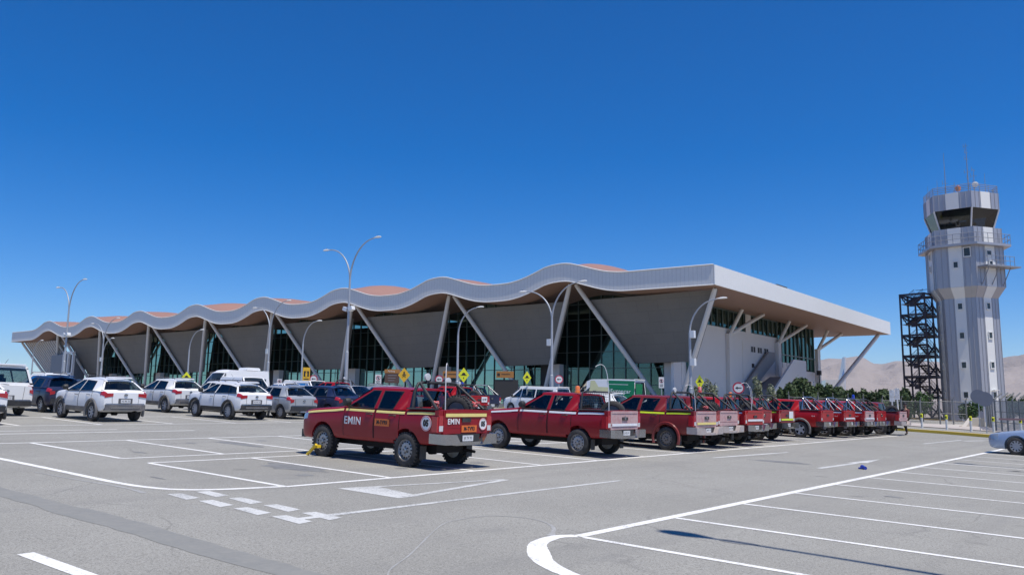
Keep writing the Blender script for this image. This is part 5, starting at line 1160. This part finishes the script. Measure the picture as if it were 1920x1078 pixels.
def roundsign(u, v, D, r, label, arrow=1, back=False):
    root, z = sign_base('round_sign', u, v, D, label, 'round road signs'); q = MB()
    def disc(r0, r1, y0, y1, mt, nm, par):
        q = MB(); q.lathe([(r0, y0), (r1, y0), (r1, y1), (r0, y1)], (0, 0, 0), 'X', 26, closed=r0 > 0) if r0 > 0 else q.lathe([(r1, y0), (r1, y1)], (0, 0, 0), 'X', 26)
        q.v = [(b_, a_, z+c_) for a_, b_, c_ in q.v]; return q.build(nm, mt, par)
    if back: disc(0, r, -.02, .0, plain('sign_back_grey', (.17, .18, .22), .5), 'sign_panel', root); return
    p = disc(0, r, -.01, .01, m_sgw, 'sign_panel', root); disc(r*.78, r, -.02, -.011, m_sgr, 'ring', p)
    q = MB(); q.prism([(-r*.55, z), (-r*.15, z+r*.25), (-r*.15, z+r*.08), (r*.5, z+r*.08), (r*.5, z-r*.08), (-r*.15, z-r*.08), (-r*.15, z-r*.25)], -.02, -.011, 'xz'); q.build('arrow', m_txtd, p)
roundsign(585, 710, 66, .30, 'round white sign with black arrow and dark red ring beside the yellow exit sign')
roundsign(822, 711, 60, .30, 'round arrow sign between the amber diamond and the speed bump diamond')
roundsign(1048, 711, 60, .30, 'round arrow sign right of the lamp post with the speaker box')
roundsign(1386, 727, 54, .36, 'round white arrow sign with a dark red ring before the end wall')
for u, v, D, w_, h_, l in ((707, 711, 58, .42, .66, 'small white no parking sign left of the brown information board'), (1241, 717, 58, .36, .75, 'small white no parking sign at the foot of the right V brace'), (521, 717, 66, .36, .55, 'small white plate sign beside the double arm lamp post in the left half')):
    root, z = sign_base('parking_sign', u, v, D, l, 'white no parking signs'); q = MB(); q.bb((-w_/2, -.01, z-h_/2), (w_/2, .01, z+h_/2)); p = q.build('sign_panel', m_sgw, root)
    q = MB(); q.lathe([(w_*.36, -.004), (w_*.36, .004), (w_*.27, .004), (w_*.27, -.004)], (0, 0, 0), 'X', 20, closed=True); q.v = [(b_, -.015, z+h_*.14+c_) for a_, b_, c_ in q.v]; q.build('ring', m_sgr, p)
    q = MB(); q.bb((-.03, -.018, z+h_*.02), (.03, -.011, z+h_*.26)); q.tube([(-w_*.22, -.02, z+h_*.28), (w_*.22, -.02, z)], .012, 4)
    for k in range(2): q.bb((-w_*.3, -.015, z-h_*(.2+.14*k)-.02), (w_*.3, -.011, z-h_*(.2+.14*k)+.02))
    q.build('symbol', m_txtd, p)
root, z = sign_base('exit_sign', 571, 701, 76, 'upright yellow sign with a black figure standing among the far white cars', None, 'sign')
q = MB(); q.bb((-.31, -.03, z-.58), (.31, .03, z+.58)); p = q.build('sign_panel', m_sga, root); q = MB(); q.bb((-.22, -.045, z-.22), (.22, -.031, z+.26)); q.bb((-.22, -.045, z-.48), (.22, -.031, z-.40)); b_ = q.build('symbol', m_txtd, p)
q = MB(); q.bb((-.08, -.055, z-.22), (.08, -.046, z+.1)); q.box((0, -.05, z+.18), (.1, .01, .1)); q.build('figure', m_sga, b_)
root, z = sign_base('information_board', 733, 706, 72, 'brown information board with an orange brown header before the glass', None, 'sign')
q = MB(); q.bb((-.62, -.04, z-.55), (.62, .04, z+.3)); p = q.build('sign_panel', m_sgb, root); q = MB(); q.bb((-.66, -.06, z+.3), (.66, .06, z+.62)); h_ = q.build('header', m_sgo, p); lettering('lettering', 'Parking', .2, m_sgw, h_, Matrix.Translation((-.08, -.07, z+.46)) @ FACE_NY, .003, squeeze=.9)
q = MB()
for k in range(3): q.bb((-.35, -.05, z+.1-.22*k), (.4-.1*k, -.041, z+.125-.22*k))
q.build('text_line', m_pole, p)
for u, l in ((845, 'orange entrance sign on the glass left of the lamp post, half hidden'), (946, 'orange entrance sign over a dark doorway right of the speed bump sign')):
    root, z = sign_base('entrance_sign', u, 702, 81, l, 'orange entrance signs', 'sign', pole=False)
    q = MB(); q.bb((-.85, -.1, z-.32), (.85, .1, z+.32)); p = q.build('sign_panel', m_sgo, root); q = MB(); q.bb((-.75, -.115, z-.15), (-.5, -.101, z+.12)); q.bb((-.35, -.115, z+.0), (.5, -.101, z+.06)); q.build('symbol', m_txtd, p)
    q = MB(); q.bb((-1.0, .0, z-2.4), (1.3, .3, z-.5)); q.build('doorway', m_dark, root)
#--PART5--
# ------------------------------------------------------------------ planting
def leafmat(name, a, b_, var=.5):
    m, t, p = nodes(name); oi = t.nodes.new('ShaderNodeNewGeometry'); f, _ = noise(t, 1.2, 3, .6)
    rr = t.nodes.new('ShaderNodeMath'); rr.operation = 'ADD'; t.links.new(oi.outputs['Random Per Island'], rr.inputs[0]); t.links.new(f, rr.inputs[1])
    t.links.new(mix(t, ramp(t, rr.outputs[0], .45, 1.45), a, b_), p.inputs['Base Color']); p.inputs['Roughness'].default_value = .6; p.inputs['Specular IOR Level'].default_value = .3
    return m
m_lf = leafmat('hedge_leaf', (.014, .032, .012), (.060, .092, .032)); m_lf2 = leafmat('pale_leaf', (.07, .10, .045), (.24, .26, .17)); m_lf3 = leafmat('dark_leaf', (.015, .04, .012), (.055, .105, .028))
m_bark = plain('bark', (.12, .09, .065), .9)
def bush(x, y, w_, d_, h, mat, label, group, n=900, leaf=.16, name='shrub', seed=0, cone=False):
    rnd = random.Random(seed*77+int(x*10)); root = empty(name, (x, y, gz(x, y)-.02), 0, label, 'shrub' if name == 'shrub' else 'tree', group)
    lobes = []
    for i in range(9):
        a = rnd.uniform(0, 2*pi); rr = rnd.uniform(.15, .62); lobes.append((cos(a)*rr*w_/2, sin(a)*rr*d_/2, h*rnd.uniform(.35, .78), rnd.uniform(.20, .36)))
    lobes.append((0, 0, h*.5, .42)); q = MB()
    tot = sum(l[3]**2 for l in lobes)
    for lx, ly, lz, lr in lobes:
        for k in range(int(n*lr**2/tot)):
            u_ = Vector((rnd.gauss(0, 1), rnd.gauss(0, 1), rnd.gauss(0, 1))).normalized(); s_ = rnd.uniform(.55, 1.08)**.6*(1+.12*sin(7*u_.x+3*u_.z+seed))
            p = Vector((lx+u_.x*lr*w_*.62*s_, ly+u_.y*lr*d_*.62*s_, lz+u_.z*lr*h*.72*s_))
            if p.z < .05: p.z = rnd.uniform(.05, .4)
            nrm = (u_+Vector((rnd.gauss(0, .5), rnd.gauss(0, .5), rnd.gauss(0, .5)))).normalized(); t1_ = nrm.orthogonal().normalized(); t1_.rotate(Matrix.Rotation(rnd.uniform(0, 6.28), 3, nrm)); t2_ = nrm.cross(t1_)
            L_ = leaf*rnd.uniform(.6, 1.4); W_ = L_*.45; q.quad(p-t1_*L_*.5, p+t2_*W_*.5, p+t1_*L_*.5, p-t2_*W_*.5)
    q.build('foliage', mat, root, fix=False); q = MB()
    for k in range(7): a = rnd.uniform(0, 6.28); e = rnd.uniform(.2, .7); q.tube([(cos(a)*.12, sin(a)*.12, -.05), (cos(a)*e*w_*.25, sin(a)*e*d_*.25, h*.4), (cos(a)*e*w_*.4, sin(a)*e*d_*.4, h*.75)], [.05, .035, .012], 5)
    q.build('stem', m_bark, root); return root
def bushu(u, vtop, D, wpx, mat, label, group, **k):
    x, y = at(u, D); h = (ray_z(u, vtop, D)-gz(x, y))*1.12; pm = 1550/(D*cos(YAW-math.atan2(y, x))); w_ = wpx/pm
    return bush(x, y, w_, k.pop('d', w_*.8), h, mat, label, group, **k)
bushu(1312, 719, 68, 42, m_lf2, 'pale green shrub left of the yellow diamond sign before the end wall', 'pale shrubs before the end wall', seed=1, n=1300, leaf=.22)
bushu(1336, 716, 69, 44, m_lf2, 'pale green shrub right of the yellow diamond sign before the end wall', 'pale shrubs before the end wall', seed=2, n=1300, leaf=.22)
bushu(1424, 708, 72, 32, m_lf2, 'tall airy grey green shrub with pale tips under the outside stair', 'pale shrubs before the end wall', seed=3, n=1000, leaf=.22)
bushu(1448, 724, 70, 34, m_lf2, 'low pale shrub to the right of the round arrow sign, next to the dark hedge', 'pale shrubs before the end wall', seed=4, n=800, leaf=.2)
HG = [(1478, 722, 74, 44), (1500, 711, 78, 56), (1524, 715, 76, 50), (1546, 722, 80, 46), (1566, 727, 78, 44), (1586, 731, 82, 44), (1607, 734, 80, 44), (1628, 733, 84, 44), (1650, 736, 82, 46), (1672, 735, 84, 46), (1694, 732, 82, 44)]
pos = ['at its left end beside the pale shrub', 'its tallest, under the outside stair landing', 'below the stair landing', 'under the right end column', 'left of the far slanted brace foot', 'hiding the far slanted brace foot', 'under the airliner tail', 'under the airliner tailplane', 'right of the airliner tailplane', 'before the tall sign poles', 'at its right end beside the steel stair']
for i, (u, v, D, w_) in enumerate(HG): bushu(u, v, D, w_*1.25, m_lf, 'dark green hedge shrub %s' % pos[i], 'hedge of dark green shrubs', seed=10+i, n=3600, leaf=.36)
bushu(1728, 735, 90, 74, m_lf3, 'dark shrub at the foot of the steel escape stair behind the mesh fence', 'shrubs round the control tower', seed=30, n=1600, leaf=.26)
bushu(1818, 754, 84, 62, m_lf3, 'round dark shrub in front of the control tower door', 'shrubs round the control tower', seed=31, n=1500, leaf=.22)
bushu(1856, 738, 112, 60, m_lf3, 'dark tree top behind the two round sign backs', 'trees right of the tower', seed=32, n=1100, leaf=.35, name='tree')
bushu(1888, 741, 112, 60, m_lf3, 'dark tree top above the barbed wire yard', 'trees right of the tower', seed=33, n=1100, leaf=.35, name='tree')
bushu(1918, 744, 112, 60, m_lf3, 'dark tree top at the right edge of the photo', 'trees right of the tower', seed=34, n=1100, leaf=.35, name='tree')
# ------------------------------------------------------------------ fences
def meshmat(name, sc, w_, col):
    m, t, p = nodes(name); out = t.nodes['Material Output']; tc = t.nodes.new('ShaderNodeTexCoord'); mp = t.nodes.new('ShaderNodeMapping'); mp.inputs['Rotation'].default_value = (0, R(45), 0); mp.inputs['Scale'].default_value = (sc, sc, sc)
    t.links.new(tc.outputs['Object'], mp.inputs[0]); sx = t.nodes.new('ShaderNodeSeparateXYZ'); t.links.new(mp.outputs[0], sx.inputs[0]); parts = []
    for a in (0, 2):
        f = t.nodes.new('ShaderNodeMath'); f.operation = 'FRACT'; t.links.new(sx.outputs[a], f.inputs[0]); g_ = t.nodes.new('ShaderNodeMath'); g_.operation = 'LESS_THAN'; g_.inputs[1].default_value = w_; t.links.new(f.outputs[0], g_.inputs[0]); parts.append(g_)
    mx = t.nodes.new('ShaderNodeMath'); mx.operation = 'MAXIMUM'; t.links.new(parts[0].outputs[0], mx.inputs[0]); t.links.new(parts[1].outputs[0], mx.inputs[1])
    p.inputs['Base Color'].default_value = (*col, 1); p.inputs['Roughness'].default_value = .6
    tr = t.nodes.new('ShaderNodeBsdfTransparent'); ms = t.nodes.new('ShaderNodeMixShader'); t.links.new(mx.outputs[0], ms.inputs[0]); t.links.new(tr.outputs[0], ms.inputs[1]); t.links.new(p.outputs[0], ms.inputs[2]); t.links.new(ms.outputs[0], out.inputs[0]); return m
m_fp = plain('aged_fence_post', (.20, .205, .20), .6)
m_wire = meshmat('chain_link_wire', 16, .10, (.20, .21, .21)); m_wire2 = meshmat('close_steel_mesh', 18, .42, (.40, .42, .42))
def fence(u0, D0, u1, D1, h, n, label, group, wire, outrig=False, rails=(1,), rw=.022):
    a, c = Vector(at(u0, D0)), Vector(at(u1, D1)); L_ = (c-a).length; root = empty('wire_fence', (a.x, a.y, gz(a.x, a.y)), math.atan2(c.y-a.y, c.x-a.x), label, 'fence', group)
    dz = lambda t: gz(a.x+(c.x-a.x)*t, a.y+(c.y-a.y)*t)-gz(a.x, a.y)
    q = MB(); q.quad((0, 0, .05), (L_, 0, dz(1)+.05), (L_, 0, dz(1)+h), (0, 0, h)); q.build('wire_mesh', wire, root, fix=False)
    q = MB()
    for r_ in rails: q.tube([(0, 0, h*r_), (L_, 0, dz(1)+h*r_)], rw, 5)
    q.build('rail', m_fp, root)
    for i in range(n+1):
        x = L_*i/n; z = dz(i/n); q = MB(); q.tube([(x, 0, z-.1), (x, 0, z+h+.15)], .06, 6)
        if outrig: q.tube([(x, 0, z+h+.1), (x, .55, z+h+.55)], .05, 4)
        else: q.tube([(x, 0, z+h+.1), (x, -.25, z+h+.4)], .035, 4)
        q.build('post', m_fp, root)
    return root
fence(1480, 70, 1620, 70, 1.9, 5, 'chain link fence with leaning post tops before the dark green hedge', 'chain link fences', m_wire)
fence(1655, 76, 1762, 78, 1.9, 3, 'chain link fence panel before the escape stair, with a gate at its right end', 'chain link fences', m_wire, rails=(1, .03))
fence(1762, 78, 1812, 79, 2.0, 2, 'chain link gate between the escape stair and the round shrub', 'chain link fences', m_wire, rails=(1, .5, .03), rw=.03)
fence(1866, 66, 1990, 60, 2.15, 10, 'pale steel mesh yard fence topped with slanted barbed wire arms', None, m_wire2, True, rails=(1, .66, .33, .03))
fence(1866, 66, 1850, 82, 2.15, 4, 'side of the steel mesh yard running back beside the control tower', None, m_wire2, True, rails=(1, .5))
# bollards
m_bw = plain('bollard_white', (.74, .74, .72), .5, dust=(.45, .42, .38), dscale=5)
bols = [(63.6, 14.35), (61.9, 12.45), (61.0, 10.85), (62.2, 9.75), (60.5, 8.0)]; bl_ = ['white bollard with yellow top beside the dusty last pickup', 'second white bollard from the left behind the yellow kerb', 'white bollard left of the two sign poles', 'white bollard right of the two sign poles', 'white bollard behind the bonnet of the silver blue sedan']
for (x, y), l in zip(bols, bl_):
    g = gz(x, y)+.08; root = empty('bollard', (x, y, g), 0, l, 'bollard', 'white bollards along the kerb'); q = MB(); q.tube([(0, 0, 0), (0, 0, .82)], .075, 10); q.build('post', m_bw, root, smooth=40)
    q = MB(); q.tube([(0, 0, .72), (0, 0, .98), (0, 0, 1.0)], [.085, .085, .06], 10); c_ = q.build('cap', m_sgy, root, smooth=40); q = MB(); q.lathe([(.06, -.095), (.06, -.088)], (0, 0, .84), 'X', 10); q.build('reflector', m_txtd, c_)
roundsign(1836, 743, 64, .46, 'round grey sign back on a tall pole, left one of the pair', back=True); roundsign(1848, 748, 60, .46, 'round grey sign back on a tall pole, right one of the pair', back=True)
for u, D, v, l in ((1684, 74, 727, 'thin double pole with narrow white plates above the hedge'), (1674, 72, 730, 'white post with a small lamp above the hedge')):
    x, y = at(u, D); z = ray_z(u, v, D); g = gz(x, y); q = MB(); q.tube([(0, 0, 0), (0, 0, z-g)], .06, 6); q.box((0, .0, z-g-.5), (.1, .35, .9)); o = q.build('marker_post', m_bw); o.location = (x, y, g); tag(o, l, 'post')
x, y = at(1886, 58); q = MB(); q.box((0, -2.6, 0), (.07, 6, .11)); ba = empty('barrier', (x, y, gz(x, y)), R(-10), 'pale red boom barrier reaching in from the right edge above the sedan', 'barrier'); o = q.build('boom', plain('faded_red', (.50, .27, .24), .6), ba); o.location.z = 1.05
q = MB(); q.bb((-.2, -6.2, 0), (.2, -5.7, 1.2)); q.build('barrier_post', m_bw, ba)
q = MB(); q.tube([(-.16, -.1, .035), (.13, .08, .05), (.2, .1, .04)], [.05, .06, .02], 8); q.box((.02, .06, .02), (.25, .14, .03)); o = q.build('blue_bag', plain('blue_plastic', (.02, .05, .40), .4), smooth=40); tag(o, 'small crumpled blue bag lying on the asphalt near the painted arrow', 'litter'); put(o, 24.0, 6.95, 0, dz=.01); o.scale = (.9, .9, .9)
# ------------------------------------------------------------------ airliner, jet bridge
m_air = plain('airliner_white', (.75, .76, .78), .3, coat=.5); m_airb = plain('airliner_blue', (.03, .16, .55), .3, coat=.5); m_airr = plain('airliner_red', (.55, .05, .06), .3, coat=.5)
ax_, ay_ = at(1588, 190); AP = empty('airliner', (ax_, ay_, -1.2), R(-55), 'white airliner with blue and red tail parked beyond the terminal', 'airplane')
q = MB(); P = [(0, 0, 3.9), (0, 1.5, 3.8), (0, 4, 3.5), (0, 8, 3.2), (0, 20, 3.1), (0, 30, 3.1), (0, 33, 2.9), (0, 35, 2.6)]
q.tube(P[3:], [1.9, 2, 2, 1.5, .4], 20); q.build('fuselage', m_air, AP, smooth=50); q = MB(); q.tube(P[:4], [.25, .8, 1.4, 1.92], 20); q.build('tail_cone', m_airb, AP, smooth=50)
q = MB(); q.prism([(.6, 4.6), (7.2, 4.9), (3.0, 9.4), (1.0, 12.6), (-.6, 12.6)], -.14, .14, 'yz'); fin = q.build('tail_fin', m_air, AP)
q = MB(); q.prism([(.75, 4.9), (3.9, 5.0), (2.1, 8.4), (.25, 10.2)], -.16, .16, 'yz'); q.build('blue_marking', m_airb, fin); q = MB(); q.prism([(.9, 5.6), (2.4, 5.7), (1.4, 8.4), (.55, 8.8)], -.18, .18, 'yz'); q.build('red_marking', m_airr, fin)
for s_ in (-1, 1):
    q = MB(); q.prism([(s_*.4, 5.0), (s_*.4, 1.2), (s_*6.2, -.4), (s_*6.2, .9)], 4.0, 4.18, 'xy'); q.build('tailplane', m_air, AP)
    q = MB(); q.prism([(s_*1.6, 21.5), (s_*1.6, 15.5), (s_*17, 11.5), (s_*17, 13)], 2.2, 2.5, 'xy'); q.build('wing', m_air, AP)
    q = MB(); q.lathe([(.5, -2), (1.0, -1.2), (1.05, 1.2), (.8, 1.9)], (0, 0, 0), 'X', 16); en = q.build('engine', m_airb, AP, smooth=50); en.rotation_euler = (0, 0, R(90)); en.location = (s_*5.7, 19, 1.5)
    q = MB(); q.tube([(s_*3, 16, 2.3), (s_*3, 16, .3)], .12, 6); q.lathe([(.5, -.25), (.5, .25)], (s_*3, 16, .5), 'X', 14); q.build('landing_gear', m_blk, AP)
q = MB(); q.tube([(0, 31, 2), (0, 31, .3)], .1, 6); q.build('nose_gear', m_blk, AP)
x, y = at(1556, 150); JB = empty('jet_bridge', (x, y, -1.4), R(24), 'pale boxy jet bridge seen just right of the terminal corner', 'jet bridge')
q = MB(); q.bb((-9, -1.4, 3.6), (4, 1.4, 6.3)); b_ = q.build('tunnel', m_air, JB); q = MB(); q.bb((4, -2, 3.3), (7, 2, 6.6)); q.build('cab', plain('jet_bridge_grey', (.35, .37, .42), .5), JB); q = MB()
for i in range(10): q.bb((-8.6+1.3*i, -1.46, 4.4), (-7.9+1.3*i, -1.41, 5.6))
q.build('window_band', m_grey, b_); q = MB(); q.tube([(1, 0, 3.6), (1, 0, -.2)], .35, 8); q.tube([(-7, 0, 3.6), (-7, 0, -.2)], .35, 8); q.build('leg', m_pole, JB)
x, y = at(1539, 120); q = MB(); q.tube([(0, 0, 0), (0, 0, 5.5)], .08, 6); q.box((0, 0, 5.7), (.5, .5, .6)); o = q.build('floodlight_post', m_dark); o.location = (x, y, -.6); tag(o, 'short dark floodlight post beside the terminal corner column', 'lamp post')
# ------------------------------------------------------------------ walking person (mostly hidden by the last pickup)
def skin(name, chains, mat, parent, sub=1):
    V = []; E_ = []; Rr = []; idx = {}
    for ch in chains:
        prev = None
        for p, r_ in ch:
            k = tuple(round(c, 4) for c in p)
            if k not in idx: idx[k] = len(V); V.append(p); Rr.append(r_)
            if prev is not None and prev != idx[k]: E_.append((prev, idx[k]))
            prev = idx[k]
    me = bpy.data.meshes.new(name); me.from_pydata(V, E_, []); o = bpy.data.objects.new(name, me); C.objects.link(o)
    md = o.modifiers.new('skin', 'SKIN'); md.use_smooth_shade = True; lay = me.skin_vertices[0].data
    for i, r_ in enumerate(Rr): lay[i].radius = (r_, r_) if not isinstance(r_, tuple) else r_; lay[i].use_root = i == 0
    s_ = o.modifiers.new('sub', 'SUBSURF'); s_.levels = sub; s_.render_levels = sub
    dg = bpy.context.evaluated_depsgraph_get(); nm = bpy.data.meshes.new_from_object(o.evaluated_get(dg)); bpy.data.objects.remove(o)
    nm.materials.clear(); nm.materials.append(mat); o = bpy.data.objects.new(name, nm); C.objects.link(o); o.parent = parent; return o
m_skin = plain('skin_tone', (.36, .20, .13), .6); m_jean = plain('dark_brown_trousers', (.035, .025, .025), .9); m_jack = plain('dark_red_jacket', (.13, .03, .03), .8); m_shoe = plain('black_shoe', (.01, .01, .01), .6)
PS = empty('person', (0, 0, 0), 0, 'person in dark trousers walking just behind the last pickup, only the legs showing', 'person')
pel = (0, 0, .93); LG = [[(pel, .14), ((-.09, .03, .86), .095), ((-.10, .16, .50), .062), ((-.10, .06, .12), .042), ((-.10, .10, .05), .038), ((-.10, .25, .04), .03)], [(pel, .14), ((.09, -.03, .86), .095), ((.10, -.10, .50), .062), ((.10, -.34, .18), .042), ((.10, -.36, .10), .038), ((.10, -.25, .04), .03)]]
tor = [(pel, .14), ((0, 0, 1.15), .13), ((0, 0, 1.36), .16), ((0, .01, 1.47), .075), ((0, .015, 1.54), .055), ((0, .02, 1.62), .085), ((0, .02, 1.70), .095), ((0, .02, 1.76), .06)]
arms = [[((0, 0, 1.36), .16), ((s_*.19, 0, 1.38), .06), ((s_*.24, -s_*.12, 1.12), .043), ((s_*.22, s_*(-.05)+.12, .90), .032), ((s_*.22, s_*(-.05)+.16, .82), .03)] for s_ in (-1, 1)]
skin('body', [tor]+LG+arms, m_skin, PS)
skin('trousers', [[(pel, .155), ((-.09, .03, .86), .11), ((-.10, .16, .50), .078), ((-.10, .07, .14), .062)], [(pel, .155), ((.09, -.03, .86), .11), ((.10, -.10, .50), .078), ((.10, -.33, .20), .062)]], m_jean, PS)
skin('jacket', [[((0, 0, .90), .16), ((0, 0, 1.15), .155), ((0, 0, 1.36), .18), ((0, .01, 1.46), .08)]]+[[((0, 0, 1.36), .18), ((s_*.19, 0, 1.38), .075), ((s_*.24, -s_*.12, 1.12), .058), ((s_*.225, s_*(-.05)+.10, .93), .048)] for s_ in (-1, 1)], m_jack, PS)
for p0 in ((-.10, .06), (.10, -.36)): skin('shoe', [[((p0[0], p0[1]-.03, .07 if p0[1] > 0 else .12), .05), ((p0[0], p0[1]+.08, .05), .048), ((p0[0], p0[1]+.20, .035), .035)]], m_shoe, PS)
q = MB(); q.lathe([(.102, 1.70), (.108, 1.74), (.09, 1.80), (.04, 1.83)], (0, .01, 0), n=16); q.box((0, .13, 1.715), (.15, .12, .015)); q.build('cap', m_dark, PS, smooth=50)
for s_ in (-1, 1):
    for k in range(4): q = MB(); x = s_*.22; y0_ = s_*(-.05)+.15; q.tube([(x, y0_+.018*(k-1.5), .80), (x+s_*.004, y0_+.018*(k-1.5)+.008, .755-.006*(k in (1, 2))), (x-s_*.012, y0_+.018*(k-1.5)+.016, .725-.006*(k in (1, 2)))], [.010, .009, .007], 6); q.build('finger', m_skin, PS, smooth=60)
    q = MB(); q.tube([(s_*.22, s_*(-.05)+.18, .83), (s_*.21, s_*(-.05)+.21, .79), (s_*.208, s_*(-.05)+.215, .765)], [.012, .010, .008], 6); q.build('thumb', m_skin, PS, smooth=60)
q = MB(); q.lathe([(.01, 0), (.008, .02), (.004, .03)], (0, .112, 1.645), 'Z', 6); q.tube([(-.03, .105, 1.60), (.03, .105, 1.60)], .006, 5); q.build('face', m_skin, PS)
put(PS, 51.45, 12.5, R(75))
# ------------------------------------------------------------------ mountains
def mnoise(x, y):
    v = 0
    for k, (f_, a_) in enumerate(((.0011, 1), (.0023, .5), (.0051, .26), (.011, .13), (.024, .06))): v += a_*abs(sin(x*f_*1.3+k*1.7+sin(y*f_*.9+k)*1.3)*cos(y*f_*1.1-k*2.1+sin(x*f_*.7)*1.1))
    return v
SK = [(1400, 678), (1535, 675), (1555, 671), (1578, 672), (1596, 668.5), (1610, 666.5), (1622, 670.5), (1637, 680.5), (1655, 681.8), (1679, 676), (1700, 676), (1740, 679), (1790, 684), (1840, 681), (1876, 676), (1905, 671), (1925, 666), (1990, 660), (2100, 672), (2300, 690)]
def skyline(az):
    u = 960+1550*math.tan(YAW-az)/1.0 if abs(YAW-az) < 1.3 else 3000
    if u < SK[0][0]: el = .058-.01*min(1, (SK[0][0]-u)/400)
    else:
        v = SK[-1][1]
        for a, c in zip(SK, SK[1:]):
            if a[0] <= u <= c[0]: v = a[1]+(c[1]-a[1])*(u-a[0])/(c[0]-a[0]); break
        uu = min(u, 2300); d = F*FPX+RT*(uu-960)-UP*(v-539); el = d.z/math.hypot(d.x, d.y)
    return el
mm = MB(); NA, ND = 420, 40
for i in range(NA+1):
    az = R(-38)+(R(28)-R(-38))*i/NA; el = skyline(az)
    for j in range(ND+1):
        t = j/ND; D = 3200+4200*t; x, y = cos(az)*D, sin(az)*D; env = t**1.25; jag = (mnoise(x*1.6, y*1.6)-.55)*.42*(t*(1-t)*4)
        z = el*7400*env*(1+jag) if t < 1 else el*7400
        fz = max(0, (R(26)-az)/R(2)) if az > R(24) else 1
        mm.v.append((x, y, z*fz-3))
for i in range(NA):
    for j in range(ND): a = i*(ND+1)+j; mm.f.append([a, a+ND+1, a+ND+2, a+1]); mm.mi.append(0)
o_ = len(mm.v)
for i in range(NA+1):
    az = R(-38)+(R(28)-R(-38))*i/NA; mm.v.append((cos(az)*9500, sin(az)*9500, -10))
for i in range(NA): a = i*(ND+1)+ND; mm.f.append([a, a+ND+1, o_+i+1, o_+i]); mm.mi.append(0)
mtn, t_, p_ = nodes('bare_desert_mountain'); f1, _ = noise(t_, .004, 8, .65); f2, _ = noise(t_, .0012, 5, .6)
t_.links.new(mix(t_, ramp(t_, f2, .35, .7), mix(t_, f1, (.30, .255, .225), (.42, .365, .325)), mix(t_, f1, (.36, .31, .28), (.47, .41, .37))), p_.inputs['Base Color']); p_.inputs['Roughness'].default_value = 1; p_.inputs['Specular IOR Level'].default_value = .1; bump(t_, p_, f1, .8, 60)
tag(mm.build('mountains', mtn, smooth=60), kind='structure')
# ------------------------------------------------------------------ air: thin even haze out to the mountains
hz = MB(); hz.bb((-13000, -13000, -13), (13000, 13000, 640)); hm = bpy.data.materials.new('haze_air'); hm.use_nodes = True; t_ = hm.node_tree; t_.nodes.remove(t_.nodes['Principled BSDF'])
pv = t_.nodes.new('ShaderNodeVolumePrincipled'); pv.inputs['Color'].default_value = (.86, .90, 1, 1); pv.inputs['Density'].default_value = .00004; pv.inputs['Anisotropy'].default_value = .3; t_.links.new(pv.outputs[0], t_.nodes['Material Output'].inputs['Volume'])
HAZE = True
if HAZE: tag(hz.build('haze', hm), kind='stuff')
